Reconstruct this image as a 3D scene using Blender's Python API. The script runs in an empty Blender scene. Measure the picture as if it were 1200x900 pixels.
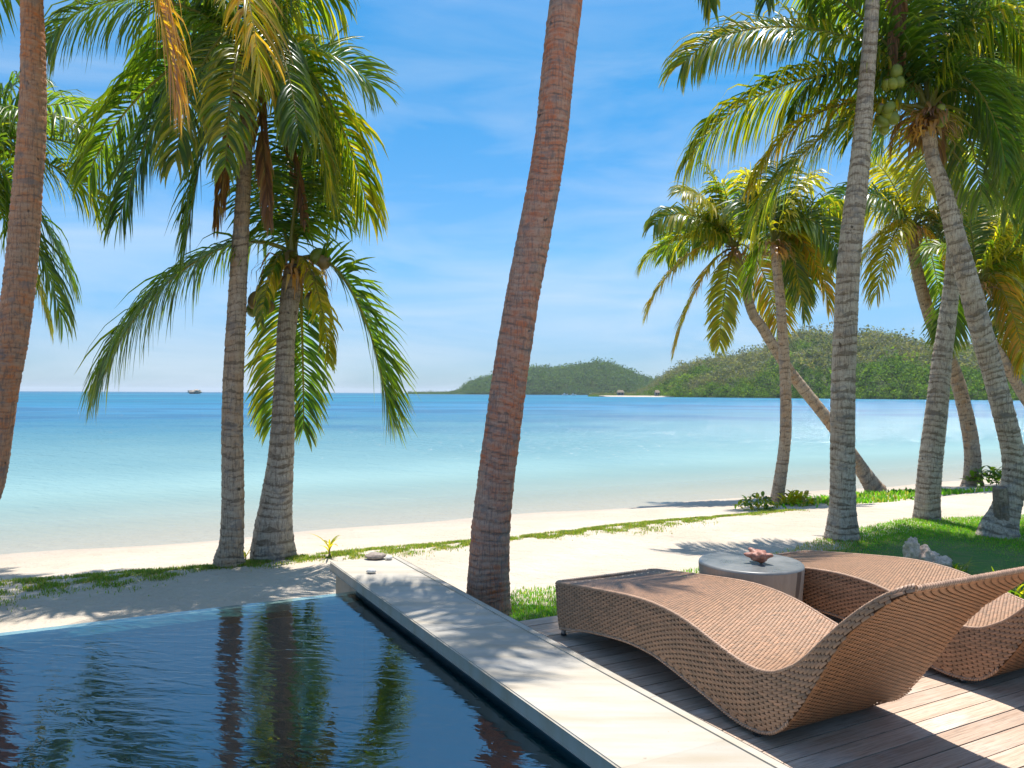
import bpy, bmesh, math, random
import numpy as np
from mathutils import Vector, Matrix
C = bpy.context.scene.collection
scene = bpy.context.scene
PI = math.pi
R = math.radians
rng = np.random.default_rng(7)
random.seed(7)

# ------------------------------------------------------------------ camera
F, H = 920.0, 1.5                      # focal length in px of a 1200 px wide frame, eye height above the deck
PITCH, ROLL = math.atan(10.9/F), 0.0048
cam = bpy.data.cameras.new('camera')
cam.sensor_width = 36.0
cam.lens = 36.0*F/1200.0
cam.clip_start, cam.clip_end = 0.05, 30000
co = bpy.data.objects.new('camera', cam)
CM = Matrix.Translation((0, 0, H)) @ Matrix.Rotation(PI/2+PITCH, 4, 'X') @ Matrix.Rotation(ROLL, 4, 'Z')
co.matrix_world = CM
C.objects.link(co)
scene.camera = co

# ------------------------------------------------------------------ sky, sun, exposure
SUN_EL, SUN_AZ = R(75), R(15)         # azimuth from +Y towards +X
w = bpy.data.worlds.new('World')
scene.world = w
w.use_nodes = True
nt = w.node_tree
nt.nodes.clear()
out = nt.nodes.new('ShaderNodeOutputWorld')
bg = nt.nodes.new('ShaderNodeBackground')
sky = nt.nodes.new('ShaderNodeTexSky')
sky.sky_type = 'NISHITA'
sky.sun_disc = False
sky.sun_elevation = SUN_EL
sky.sun_rotation = SUN_AZ
sky.altitude = 0
sky.air_density = 1.0
sky.dust_density = 0.3
sky.ozone_density = 2.5
bg.inputs['Strength'].default_value = 0.11
tc = nt.nodes.new('ShaderNodeTexCoord')
mp = nt.nodes.new('ShaderNodeMapping')
mp.inputs['Scale'].default_value = (1.5, 1.5, 9.0)
no = nt.nodes.new('ShaderNodeTexNoise')
no.inputs['Scale'].default_value = 1.7
no.inputs['Detail'].default_value = 7
no.inputs['Roughness'].default_value = 0.55
no.inputs['Distortion'].default_value = 0.6
rp = nt.nodes.new('ShaderNodeValToRGB')
rp.color_ramp.elements[0].position = 0.37
rp.color_ramp.elements[0].color = (0, 0, 0, 1)
rp.color_ramp.elements[1].position = 0.72
rp.color_ramp.elements[1].color = (0.8, 0.8, 0.8, 1)
sx = nt.nodes.new('ShaderNodeSeparateXYZ')
hz = nt.nodes.new('ShaderNodeValToRGB')            # thin cirrus is thickest low over the sea
hz.color_ramp.elements[0].position = 0.0
hz.color_ramp.elements[0].color = (1, 1, 1, 1)
hz.color_ramp.elements[1].position = 0.42
hz.color_ramp.elements[1].color = (0.35, 0.35, 0.35, 1)
mu = nt.nodes.new('ShaderNodeMath')
mu.operation = 'MULTIPLY'
mx = nt.nodes.new('ShaderNodeMix')
mx.data_type = 'RGBA'
mx.inputs['B'].default_value = (2.75, 3.25, 3.75, 1)
tn = nt.nodes.new('ShaderNodeValToRGB')            # marine air: deeper blue than the model sky, hazy blue at the horizon
for q in (0.1, 0.2, 0.3): tn.color_ramp.elements.new(q)
for e, (p_, c_) in zip(tn.color_ramp.elements, [(0.0, (0.21, 0.325, 0.49)), (0.05, (0.25, 0.36, 0.52)), (0.17, (0.285, 0.48, 0.60)), (0.40, (0.125, 0.495, 0.635)), (1.0, (0.95, 1.0, 1.05))]):
    e.position = p_; e.color = (*c_, 1)
tm = nt.nodes.new('ShaderNodeMix')
tm.data_type = 'RGBA'; tm.blend_type = 'MULTIPLY'
tm.inputs['Factor'].default_value = 1.0
L = nt.links.new
L(tc.outputs['Generated'], mp.inputs['Vector'])
L(mp.outputs['Vector'], no.inputs['Vector'])
L(no.outputs['Fac'], rp.inputs['Fac'])
L(tc.outputs['Generated'], sx.inputs['Vector'])
L(sx.outputs['Z'], hz.inputs['Fac'])
L(rp.outputs['Color'], mu.inputs[0])
L(hz.outputs['Color'], mu.inputs[1])
L(mu.outputs[0], mx.inputs['Factor'])
L(sx.outputs['Z'], tn.inputs['Fac'])
L(sky.outputs['Color'], tm.inputs[6])
L(tn.outputs['Color'], tm.inputs[7])
L(tm.outputs[2], mx.inputs['A'])
L(mx.outputs['Result'], bg.inputs['Color'])
L(bg.outputs[0], out.inputs['Surface'])

sl = bpy.data.lights.new('sun', 'SUN')
sl.energy = 3.2
sl.angle = R(0.53)
sl.color = (1.0, 0.955, 0.89)
so = bpy.data.objects.new('sun', sl)
sd = Vector((math.cos(SUN_EL)*math.sin(SUN_AZ), math.cos(SUN_EL)*math.cos(SUN_AZ), math.sin(SUN_EL)))
so.rotation_euler = sd.to_track_quat('Z', 'Y').to_euler()
so.location = sd*60
C.objects.link(so)
vs = scene.view_settings
vs.view_transform = 'Standard'
vs.look = 'None'
vs.exposure = 1.27
vs.gamma = 1.0
vs.use_curve_mapping = False
scene.cycles.max_bounces = 10
scene.cycles.transparent_max_bounces = 24
scene.cycles.caustics_reflective = False
scene.cycles.caustics_refractive = False
scene.cycles.sample_clamp_indirect = 6

# ------------------------------------------------------------------ helpers
CR = np.array(CM.to_3x3())
def ray(px, py):
    return CR @ np.array([(px-600)/F, -(py-450)/F, -1.0])
def gp(px, py, z=0.0):                 # ground point at height z
    d = ray(px, py)
    return np.array([0, 0, H]) + d*((z-H)/d[2])
def at(px, py, Y):                     # point at distance Y ahead
    d = ray(px, py)
    return np.array([0, 0, H]) + d*(Y/d[1])
# the villa's own axes: v runs across the deck (along the boards), s runs towards the house
AX = R(28.2)
VX = np.array([math.cos(AX), math.sin(AX)])
SX = np.array([math.sin(AX), -math.cos(AX)])
OR = np.array([0.3066, 4.9325])
def W(s, v, z=0.0):
    p = OR + SX*s + VX*v
    return np.array([p[0], p[1], z])
def SV(x, y):
    d = np.stack([np.asarray(x)-OR[0], np.asarray(y)-OR[1]], -1)
    return d@SX, d@VX

def empty(name, loc=(0, 0, 0), rz=0.0):
    o = bpy.data.objects.new(name, None)
    o.empty_display_size = 0.2
    o.location = loc
    o.rotation_euler = (0, 0, rz)
    C.objects.link(o)
    return o
def tag(o, label=None, cat=None, group=None, kind=None):
    if label: o['label'] = label
    if cat: o['category'] = cat
    if group: o['group'] = group
    if kind: o['kind'] = kind
    return o
def link(name, me, mats=(), parent=None, loc=None):
    o = bpy.data.objects.new(name, me)
    for m in (mats if isinstance(mats, (list, tuple)) else [mats]):
        me.materials.append(m)
    C.objects.link(o)
    if parent: o.parent = parent
    if loc is not None: o.location = loc
    return o
def npmesh(name, V, quads=None, tris=None, col=None, smooth=False, attrs=None):
    me = bpy.data.meshes.new(name)
    V = np.asarray(V, np.float32).reshape(-1, 3)
    parts, tot = [], []
    if quads is not None and len(quads):
        q = np.asarray(quads, np.int32).reshape(-1, 4)
        parts.append(q.ravel()); tot.append(np.full(len(q), 4, np.int32))
    if tris is not None and len(tris):
        t = np.asarray(tris, np.int32).reshape(-1, 3)
        parts.append(t.ravel()); tot.append(np.full(len(t), 3, np.int32))
    li = np.concatenate(parts); lt = np.concatenate(tot)
    ls = np.concatenate([[0], np.cumsum(lt)[:-1]]).astype(np.int32)
    me.vertices.add(len(V)); me.vertices.foreach_set('co', V.ravel())
    me.loops.add(len(li)); me.loops.foreach_set('vertex_index', li)
    me.polygons.add(len(lt)); me.polygons.foreach_set('loop_start', ls); me.polygons.foreach_set('loop_total', lt)
    if smooth: me.polygons.foreach_set('use_smooth', np.ones(len(lt), bool))
    me.update(calc_edges=True)
    if col is not None:
        a = me.attributes.new('tint', 'FLOAT_COLOR', 'POINT')
        c = np.ones((len(V), 4), np.float32); c[:, :3] = col
        a.data.foreach_set('color', c.ravel())
    for k, x in (attrs or {}).items():
        a = me.attributes.new(k, 'FLOAT', 'POINT')
        a.data.foreach_set('value', np.asarray(x, np.float32).ravel())
    return me
def bmesh_obj(name, bm, mats, parent=None, smooth=False, loc=None):
    me = bpy.data.meshes.new(name)
    bmesh.ops.recalc_face_normals(bm, faces=bm.faces)
    bm.to_mesh(me); bm.free()
    if smooth: me.polygons.foreach_set('use_smooth', np.ones(len(me.polygons), bool))
    return link(name, me, mats, parent, loc)
def box_bm(s0, s1, v0, v1, z0, z1, bevel=0.0, seg=2):   # a box in villa axes, local x = v, y = -s
    bm = bmesh.new()
    bmesh.ops.create_cube(bm, size=1)
    for q in bm.verts:
        q.co = Vector(((v0+v1)/2+q.co.x*(v1-v0), -((s0+s1)/2+q.co.y*(s1-s0)), (z0+z1)/2+q.co.z*(z1-z0)))
    if bevel: bmesh.ops.bevel(bm, geom=bm.edges[:], offset=bevel, segments=seg, affect='EDGES', profile=0.6)
    return bm

class NB:                                # small node-tree builder
    def __init__(s, name):
        s.m = bpy.data.materials.new(name); s.m.use_nodes = True
        s.t = s.m.node_tree; s.t.nodes.clear()
        s.out = s.n('OutputMaterial')
    def n(s, t, **k):
        x = s.t.nodes.new('ShaderNode'+t)
        for a, b in k.items(): setattr(x, a, b)
        return x
    def l(s, a, b): s.t.links.new(a, b)
    def set(s, sock, val):
        if hasattr(val, 'is_linked'): s.l(val, sock)
        elif isinstance(val, (tuple, list)) and len(val) == 3 and sock.type == 'RGBA': sock.default_value = (*val, 1)
        else: sock.default_value = val
    def noise(s, vec, scale, detail=4, rough=0.55, dist=0.0):
        x = s.n('TexNoise'); s.set(x.inputs['Scale'], scale); x.inputs['Detail'].default_value = detail
        x.inputs['Roughness'].default_value = rough; x.inputs['Distortion'].default_value = dist
        if vec is not None: s.l(vec, x.inputs['Vector'])
        return x.outputs['Fac']
    def map(s, vec, scale=(1, 1, 1), rot=(0, 0, 0), loc=(0, 0, 0)):
        x = s.n('Mapping'); x.inputs['Scale'].default_value = scale; x.inputs['Rotation'].default_value = rot
        x.inputs['Location'].default_value = loc
        s.l(vec, x.inputs['Vector']); return x.outputs['Vector']
    def ramp(s, fac, stops, interp='LINEAR'):
        x = s.n('ValToRGB'); s.l(fac, x.inputs['Fac']); e = x.color_ramp.elements
        x.color_ramp.interpolation = interp
        while len(e) < len(stops): e.new(0.5)
        for q, (p, c) in zip(e, stops):
            q.position = p; q.color = (c, c, c, 1) if not isinstance(c, (tuple, list)) else (*c, 1)
        return x.outputs['Color']
    def mix(s, f, a, b, mode='MIX'):
        x = s.n('Mix', data_type='RGBA', blend_type=mode)
        s.set(x.inputs['Factor'], f); s.set(x.inputs[6], a); s.set(x.inputs[7], b)
        return x.outputs[2]
    def math(s, op, a, b=0.0, c=0.0):
        x = s.n('Math', operation=op)
        for i, q in enumerate((a, b, c)): s.set(x.inputs[i], q)
        return x.outputs[0]
    def bump(s, h, strength=0.5, dist=0.01, nrm=None):
        x = s.n('Bump'); s.l(h, x.inputs['Height']); s.set(x.inputs['Strength'], strength)
        x.inputs['Distance'].default_value = dist
        if nrm is not None: s.l(nrm, x.inputs['Normal'])
        return x.outputs['Normal']
    def pos(s): return s.n('NewGeometry').outputs['Position']
    def obj(s): return s.n('TexCoord').outputs['Object']
    def attr(s, name): return s.n('Attribute', attribute_name=name)
    def rnd(s): return s.n('ObjectInfo').outputs['Random']
    def pbr(s, col, rough=0.6, nrm=None, spec=0.5, **k):
        x = s.n('BsdfPrincipled'); s.set(x.inputs['Base Color'], col); s.set(x.inputs['Roughness'], rough)
        x.inputs['Specular IOR Level'].default_value = spec
        if nrm is not None: s.l(nrm, x.inputs['Normal'])
        for a, b in k.items(): s.set(x.inputs[a.replace('_', ' ')], b)
        return x.outputs['BSDF']
    def done(s, sh):
        s.l(sh, s.out.inputs['Surface']); return s.m

# ------------------------------------------------------------------ materials
def m_simple(name, col, rough=0.6, var=0.25, scale=20, bump=0.2, bdist=0.003, spec=0.4, metallic=0.0):
    b = NB(name); o = b.obj()
    n = b.noise(o, scale, 5)
    c = b.mix(b.ramp(n, [(0.3, 0), (0.7, 1)]), tuple(x*(1-var) for x in col), tuple(min(1, x*(1+var)) for x in col))
    return b.done(b.pbr(c, rough, b.bump(n, bump, bdist), spec, Metallic=metallic))

def m_leaf(name, trans=0.5, rough=0.33, spec=0.55):
    b = NB(name)
    c = b.attr('tint').outputs['Color']
    p = b.pbr(c, rough, None, spec)
    t = b.n('BsdfTranslucent')
    b.l(b.mix(1.0, c, (3.5, 3.4, 0.8), 'MULTIPLY'), t.inputs['Color'])
    m = b.n('MixShader'); m.inputs[0].default_value = trans
    b.l(p, m.inputs[1]); b.l(t.outputs[0], m.inputs[2])
    return b.done(m.outputs[0])
M_LEAF = m_leaf('palm_leaf')
M_GRASS = m_leaf('grass_blade', 0.35, 0.5, 0.3)
M_FOREST = m_leaf('forest_leaf', 0.25, 0.7, 0.1)
M_NUT = m_leaf('coconut_husk', 0.0, 0.4, 0.4)

def m_trunk(name, base, light, dark, red, redamt, band, scale=1.0):
    b = NB(name); o = b.obj()
    cr = b.attr('crease').outputs['Fac']
    ph = b.attr('phase').outputs['Fac']
    big = b.noise(b.map(o, (2.2, 2.2, 0.9)), 1.6, 4)
    fib = b.noise(b.map(o, (46, 46, 5)), 1.5, 5, 0.65)
    grain = b.noise(b.map(o, (16, 16, 34)), 1.3, 6, 0.7)
    c = b.mix(b.ramp(grain, [(0.34, 0), (0.66, 1)]), base, light)
    mott = b.ramp(b.noise(b.map(o, (7, 7, 10)), 1.2, 5, 0.65), [(0.44, 0), (0.6, 1)])
    c = b.mix(b.math('MULTIPLY', b.ramp(big, [(0.5-redamt*0.3, 0), (0.62, 1)]), b.math('ADD', 0.45, b.math('MULTIPLY', mott, 0.5))), c, red)
    # leaf scars: dark wedges of uneven width that open and close round the stem
    th = b.math('MULTIPLY', b.ramp(b.noise(b.map(o, (6, 6, 5), loc=(3, 7, 1)), 1.2, 3, 0.6, 0.4), [(0.36, 0.04), (0.68, 0.62)]), band)
    wedge = b.math('MULTIPLY', b.ramp(b.math('SUBTRACT', th, ph), [(0.0, 0), (0.10, 1)]), 0.85)
    wedge = b.math('MULTIPLY', wedge, b.ramp(grain, [(0.3, 1), (0.72, 0.45)]))
    c = b.mix(wedge, c, dark)
    c = b.mix(b.math('MULTIPLY', cr, 0.32), c, dark)
    edge = b.ramp(ph, [(0.55, 0), (0.8, 1), (0.95, 0.3)])
    c = b.mix(b.math('MULTIPLY', edge, 0.35), c, light)
    sp = b.ramp(b.noise(b.map(o, (6, 6, 5)), 1.3, 2), [(0.71, 0), (0.735, 1)])       # old wounds
    c = b.mix(b.math('MULTIPLY', sp, 0.85), c, tuple(x*0.4 for x in dark))
    fibm = b.math('MULTIPLY', b.ramp(fib, [(0.40, 1), (0.5, 0)]), 0.6)
    c = b.mix(fibm, c, dark)
    lich = b.ramp(b.noise(b.map(o, (3, 3, 3), loc=(4, 1, 2)), 1.7, 6, 0.7), [(0.55, 0), (0.68, 1)])
    c = b.mix(b.math('MULTIPLY', lich, 0.4), c, tuple(x*0.9 for x in light))
    gp_ = b.ramp(b.noise(b.map(o, (4, 4, 5.5), loc=(9, 2, 6)), 1.4, 5, 0.65, 0.5), [(0.54, 0), (0.62, 1)])   # grey algae patches
    c = b.mix(b.math('MULTIPLY', gp_, 0.5), c, tuple(0.35*(dark[1]+0.06)+0.35*x for x in (0.30, 0.29, 0.29)))
    h = b.math('ADD', b.math('MULTIPLY', fib, 0.8), b.math('MULTIPLY', grain, 0.8))
    h = b.math('SUBTRACT', b.math('SUBTRACT', h, b.math('MULTIPLY', sp, 0.8)), b.math('MULTIPLY', wedge, 0.5))
    return b.done(b.pbr(c, 0.85, b.bump(h, 0.7, 0.010), 0.25))
M_TR_RED = m_trunk('red_brown_palm_bark', (0.37, 0.22, 0.15), (0.50, 0.37, 0.28), (0.15, 0.12, 0.11), (0.56, 0.14, 0.045), 1.0, 0.6)
M_TR_ORG = m_trunk('orange_palm_bark', (0.34, 0.20, 0.12), (0.45, 0.32, 0.22), (0.13, 0.095, 0.08), (0.58, 0.19, 0.06), 1.0, 0.45)
M_TR_GREY = m_trunk('grey_palm_bark', (0.38, 0.305, 0.225), (0.56, 0.475, 0.37), (0.12, 0.085, 0.058), (0.33, 0.24, 0.165), 0.35, 1.0)
M_TR_BRN = m_trunk('brown_palm_bark', (0.36, 0.265, 0.185), (0.52, 0.42, 0.31), (0.12, 0.086, 0.062), (0.40, 0.235, 0.125), 0.5, 0.75)

def m_sand():
    b = NB('sand'); p = b.pos()
    n1 = b.noise(p, 0.9, 5); n2 = b.noise(p, 9, 5, 0.6); n3 = b.noise(p, 140, 3, 0.7)
    c = b.mix(b.ramp(n1, [(0.35, 0), (0.7, 1)]), (0.47, 0.395, 0.305), (0.55, 0.475, 0.385))
    c = b.mix(b.math('MULTIPLY', b.ramp(n2, [(0.62, 0), (0.72, 1)]), 0.18), c, (0.42, 0.33, 0.24))
    c = b.mix(b.math('MULTIPLY', b.ramp(n3, [(0.68, 0), (0.75, 1)]), 0.35), c, (0.30, 0.24, 0.18))
    z = b.n('SeparateXYZ'); b.l(p, z.inputs[0])
    zz = b.math('ADD', z.outputs['Z'], b.math('MULTIPLY', b.noise(p, 0.6, 4), 0.12))
    wet = b.ramp(b.math('ADD', b.math('MULTIPLY', zz, 1.0), 1.0), [(0.16, 1), (0.30, 0.55), (0.52, 0)])
    c = b.mix(b.math('MULTIPLY', wet, 0.8), c, (0.40, 0.325, 0.245))
    weed = b.ramp(b.noise(b.map(p, (1.2, 3, 1), (0, 0, AX)), 2.2, 6, 0.7), [(0.63, 0), (0.70, 1)])
    band = b.ramp(b.math('ADD', zz, 1.0), [(0.26, 0), (0.33, 1), (0.42, 1), (0.5, 0)])
    c = b.mix(b.math('MULTIPLY', b.math('MULTIPLY', weed, band), 0.45), c, (0.16, 0.11, 0.07))
    h = b.math('ADD', b.math('MULTIPLY', n2, 1.0), b.math('MULTIPLY', n3, 0.12))
    h = b.math('ADD', h, b.math('MULTIPLY', b.noise(p, 3.2, 4, 0.6), 3.0))
    rough = b.math('SUBTRACT', 0.95, b.math('MULTIPLY', wet, 0.45))
    return b.done(b.pbr(c, rough, b.bump(h, 0.9, 0.045), 0.2))
M_SAND = m_sand()

def m_soil():
    b = NB('lawn_soil'); p = b.pos()
    n = b.noise(p, 5, 6, 0.65)
    c = b.mix(b.ramp(n, [(0.4, 0), (0.66, 1)]), (0.06, 0.15, 0.022), (0.13, 0.15, 0.05))
    return b.done(b.pbr(c, 0.9, b.bump(n, 0.6, 0.03), 0.2))
M_SOIL = m_soil()

def m_sea():
    b = NB('sea_water'); p = b.pos()
    sdir = b.n('VectorMath', operation='DOT_PRODUCT'); b.l(p, sdir.inputs[0]); sdir.inputs[1].default_value = (-SX[0], -SX[1], 0)
    d = b.math('SUBTRACT', sdir.outputs['Value'], float(9.2 - OR@SX))          # metres off the beach
    wob = b.math('MULTIPLY', b.math('SUBTRACT', b.noise(p, 0.05, 3), 0.5), 0.5)
    lg = b.math('ADD', b.math('LOGARITHM', b.math('MAXIMUM', b.math('ADD', d, 1.0), 0.05), 10.0), 0.0)
    lgw = b.math('MULTIPLY', b.math('ADD', lg, wob), 0.28)                    # 0..~1 for 1 m..4 km
    col = b.ramp(lgw, [(0.00, (0.56, 0.52, 0.43)), (0.12, (0.44, 0.51, 0.43)), (0.24, (0.265, 0.39, 0.355)), (0.34, (0.140, 0.262, 0.272)),
                       (0.43, (0.080, 0.205, 0.245)), (0.50, (0.036, 0.155, 0.235)), (0.57, (0.036, 0.175, 0.30)), (0.64, (0.012, 0.15, 0.245)),
                       (0.76, (0.005, 0.115, 0.20)), (0.90, (0.005, 0.095, 0.19)), (1.0, (0.004, 0.06, 0.13))])
    # sea-grass beds and bright sand banks
    bed = b.ramp(b.noise(b.map(p, (0.6, 1.0, 1)), 0.035, 5, 0.6), [(0.47, 0), (0.56, 1)])
    far = b.ramp(lgw, [(0.40, 0), (0.49, 1), (0.60, 1), (0.70, 0.35)])
    col = b.mix(b.math('MULTIPLY', b.math('MULTIPLY', bed, far), 0.85), col, (0.022, 0.105, 0.20))
    bank = b.ramp(b.noise(b.map(p, (0.45, 1.3, 1)), 0.011, 4, 0.55), [(0.52, 0), (0.62, 1)])
    col = b.mix(b.math('MULTIPLY', b.math('MULTIPLY', bank, b.ramp(lgw, [(0.58, 0), (0.68, 1)])), 0.6), col, (0.045, 0.30, 0.36))
    near = b.ramp(lgw, [(0.10, 0), (0.3, 1)])
    col = b.mix(b.math('MULTIPLY', b.math('MULTIPLY', b.ramp(b.noise(p, 0.22, 4), [(0.45, 0), (0.7, 1)]), near), 0.16), col, (0.12, 0.22, 0.22))
    # ripples: short chop near, longer wavelets far off
    rp = b.map(p, (1.0, 1.0, 1), (0, 0, AX))
    w1 = b.noise(b.map(rp, (1.2, 3.2, 1)), 1.6, 4, 0.55, 0.4)
    w2 = b.noise(b.map(rp, (0.5, 1.6, 1)), 0.55, 4, 0.6, 0.3)
    h = b.math('ADD', b.math('MULTIPLY', w1, 0.6), w2)
    amp = b.ramp(lgw, [(0.0, 0.12), (0.25, 0.40), (0.42, 0.95), (0.8, 1.0)])
    nrm = b.bump(h, amp, 0.30)
    rip_shade = b.ramp(h, [(0.62, 0), (1.0, 1)])  # wavelet shading painted into the water colour, on top of the bump
    col = b.mix(b.math('MULTIPLY', rip_shade, b.math('MULTIPLY', amp, 0.30)), col, b.mix(1.0, col, (0.62, 0.78, 0.92), 'MULTIPLY'))
    dif = b.n('BsdfDiffuse'); b.l(col, dif.inputs['Color']); b.l(nrm, dif.inputs['Normal'])
    gl = b.n('BsdfGlossy'); gl.inputs['Roughness'].default_value = 0.22; b.l(nrm, gl.inputs['Normal'])
    fr = b.n('Fresnel'); fr.inputs['IOR'].default_value = 1.333; b.l(nrm, fr.inputs['Normal'])
    fac = b.math('MULTIPLY', b.math('MINIMUM', fr.outputs[0], 0.55), 0.36)
    tr = b.n('BsdfTransparent'); tr.inputs['Color'].default_value = (0.93, 0.97, 0.95, 1)
    m0 = b.n('MixShader'); b.l(b.ramp(b.math('MULTIPLY', d, 0.1), [(0.0, 0), (0.03, 0.05), (0.35, 0.55), (0.8, 0.93), (1.0, 1)]), m0.inputs[0])
    b.l(tr.outputs[0], m0.inputs[1]); b.l(dif.outputs[0], m0.inputs[2])
    m1 = b.n('MixShader'); b.l(fac, m1.inputs[0]); b.l(m0.outputs[0], m1.inputs[1]); b.l(gl.outputs[0], m1.inputs[2])
    return b.done(m1.outputs[0])
M_SEA = m_sea()

def m_poolwater():
    b = NB('pool_water_surface'); p = b.pos()
    rp = b.map(p, (1, 1, 1), (0, 0, R(8)))
    w1 = b.noise(b.map(rp, (3.2, 9.0, 1)), 1.5, 3, 0.5, 0.7)
    w2 = b.noise(b.map(rp, (1.0, 2.2, 1)), 1.0, 2, 0.5, 0.5)
    calm = b.ramp(b.noise(p, 0.55, 2), [(0.38, 0.25), (0.62, 1.0)])
    h = b.math('ADD', b.math('MULTIPLY', w1, b.math('MULTIPLY', calm, 0.85)), b.math('MULTIPLY', w2, 0.5))
    nrm = b.bump(h, 0.42, 0.016)
    fr = b.n('Fresnel'); fr.inputs['IOR'].default_value = 3.8; b.l(nrm, fr.inputs['Normal'])
    gl = b.n('BsdfGlossy'); gl.inputs['Roughness'].default_value = 0.0; b.l(nrm, gl.inputs['Normal'])
    tr = b.n('BsdfTransparent'); tr.inputs['Color'].default_value = (0.45, 0.80, 0.92, 1)
    m = b.n('MixShader'); b.l(fr.outputs[0], m.inputs[0]); b.l(tr.outputs[0], m.inputs[1]); b.l(gl.outputs[0], m.inputs[2])
    return b.done(m.outputs[0])
M_POOLW = m_poolwater()

def m_tile(name='dark_pool_tile', k=1.0):
    b = NB(name); o = b.obj()
    br = b.n('TexBrick'); b.l(b.map(o, (1, 1, 1)), br.inputs['Vector'])
    br.inputs['Scale'].default_value = 7; br.inputs['Mortar Size'].default_value = 0.012
    br.inputs['Color1'].default_value = (0.006*k, 0.20*k, 0.31*k, 1); br.inputs['Color2'].default_value = (0.008*k, 0.22*k, 0.34*k, 1)
    br.inputs['Mortar'].default_value = (0.03*k, 0.18*k, 0.25*k, 1); br.offset = 0.0
    br.inputs['Brick Width'].default_value = 0.5; br.inputs['Row Height'].default_value = 0.5
    n = b.noise(o, 3, 4)
    c = b.mix(b.math('MULTIPLY', n, 0.5), br.outputs['Color'], (0.012*k, 0.22*k, 0.27*k))
    return b.done(b.pbr(c, 0.45, None, 0.4))
M_TILE = m_tile()
M_BAND = m_tile('dark_waterline_tile', 0.16)  # the same tile pattern in much darker colours
M_LIP = m_simple('pale_green_stone', (0.10, 0.13, 0.105), 0.5, 0.25, 9)
def m_stone(name, a, c2, stain):
    b = NB(name); p = b.pos(); r = b.rnd()
    n = b.noise(p, 1.8, 5, 0.6); f = b.noise(p, 60, 4, 0.7); m = b.noise(b.map(p, (0.7, 5, 1), (0, 0, R(60))), 1.6, 4)
    c = b.mix(b.ramp(n, [(0.3, 0), (0.7, 1)]), a, c2)
    c = b.mix(b.math('MULTIPLY', b.ramp(m, [(0.42, 0), (0.7, 1)]), 0.65), c, stain)
    c = b.mix(b.math('MULTIPLY', b.ramp(f, [(0.25, 1), (0.42, 0)]), 0.25), c, tuple(x*0.55 for x in a))
    spk = b.ramp(b.noise(p, 22, 2, 0.5), [(0.74, 0), (0.77, 1)])
    c = b.mix(b.math('MULTIPLY', spk, 0.35), c, (0.12, 0.09, 0.06))
    hs = b.n('HueSaturation'); b.l(c, hs.inputs['Color'])
    b.l(b.math('ADD', 0.93, b.math('MULTIPLY', r, 0.12)), hs.inputs['Value'])
    return b.done(b.pbr(hs.outputs['Color'], 0.8, b.bump(b.math('ADD', n, b.math('MULTIPLY', f, 0.4)), 0.25, 0.004), 0.3))
M_STONE = m_stone('coping_sandstone', (0.40, 0.365, 0.305), (0.46, 0.425, 0.365), (0.36, 0.29, 0.195))
M_WALLST = m_stone('pool_wall_stone', (0.27, 0.25, 0.21), (0.36, 0.34, 0.29), (0.20, 0.19, 0.15))

def m_deck():
    b = NB('weathered_deck_timber'); o = b.obj(); r = b.rnd()
    off = b.n('CombineXYZ'); b.l(b.math('MULTIPLY', r, 37.0), off.inputs[0]); b.l(b.math('MULTIPLY', r, 91.0), off.inputs[2])
    va = b.n('VectorMath', operation='ADD'); b.l(o, va.inputs[0]); b.l(off.outputs[0], va.inputs[1])
    g = b.noise(b.map(va.outputs[0], (1.6, 60, 60)), 1.0, 5, 0.65, 0.3)
    n = b.noise(va.outputs[0], 2.5, 4); fine = b.noise(b.map(va.outputs[0], (9, 160, 160)), 1.0, 3, 0.6)
    c = b.mix(b.ramp(g, [(0.3, 0), (0.7, 1)]), (0.38, 0.255, 0.175), (0.55, 0.415, 0.31))
    c = b.mix(b.math('MULTIPLY', b.ramp(n, [(0.5, 0), (0.72, 1)]), 0.55), c, (0.58, 0.52, 0.46))
    c = b.mix(b.math('MULTIPLY', b.ramp(fine, [(0.38, 1), (0.5, 0)]), 0.35), c, (0.14, 0.09, 0.07))
    hs = b.n('HueSaturation'); b.l(c, hs.inputs['Color']); b.l(b.math('ADD', 0.80, b.math('MULTIPLY', r, 0.42)), hs.inputs['Value'])
    return b.done(b.pbr(hs.outputs['Color'], 0.7, b.bump(b.math('ADD', g, fine), 0.35, 0.003), 0.3))
M_DECK = m_deck()
def m_wick():
    b = NB('woven_cane'); c = b.attr('tint').outputs['Color']; n = b.noise(b.obj(), 70, 3)
    c2 = b.mix(b.ramp(n, [(0.3, 0), (0.7, 1)]), b.mix(1.0, c, (0.8, 0.78, 0.76), 'MULTIPLY'), c)
    return b.done(b.pbr(c2, 0.48, None, 0.4))
M_WICK = m_wick()
M_WSHELL = m_simple('dark_cane_backing', (0.10, 0.05, 0.028), 0.8)
M_METAL = m_simple('brushed_leg_metal', (0.42, 0.42, 0.42), 0.35, 0.1, 50, 0.05, 0.001, 0.5, 0.9)
M_RUBBER = m_simple('black_rubber', (0.02, 0.02, 0.02), 0.7)
M_NAIL = m_simple('dark_nail_head', (0.08, 0.06, 0.05), 0.5)

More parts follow.
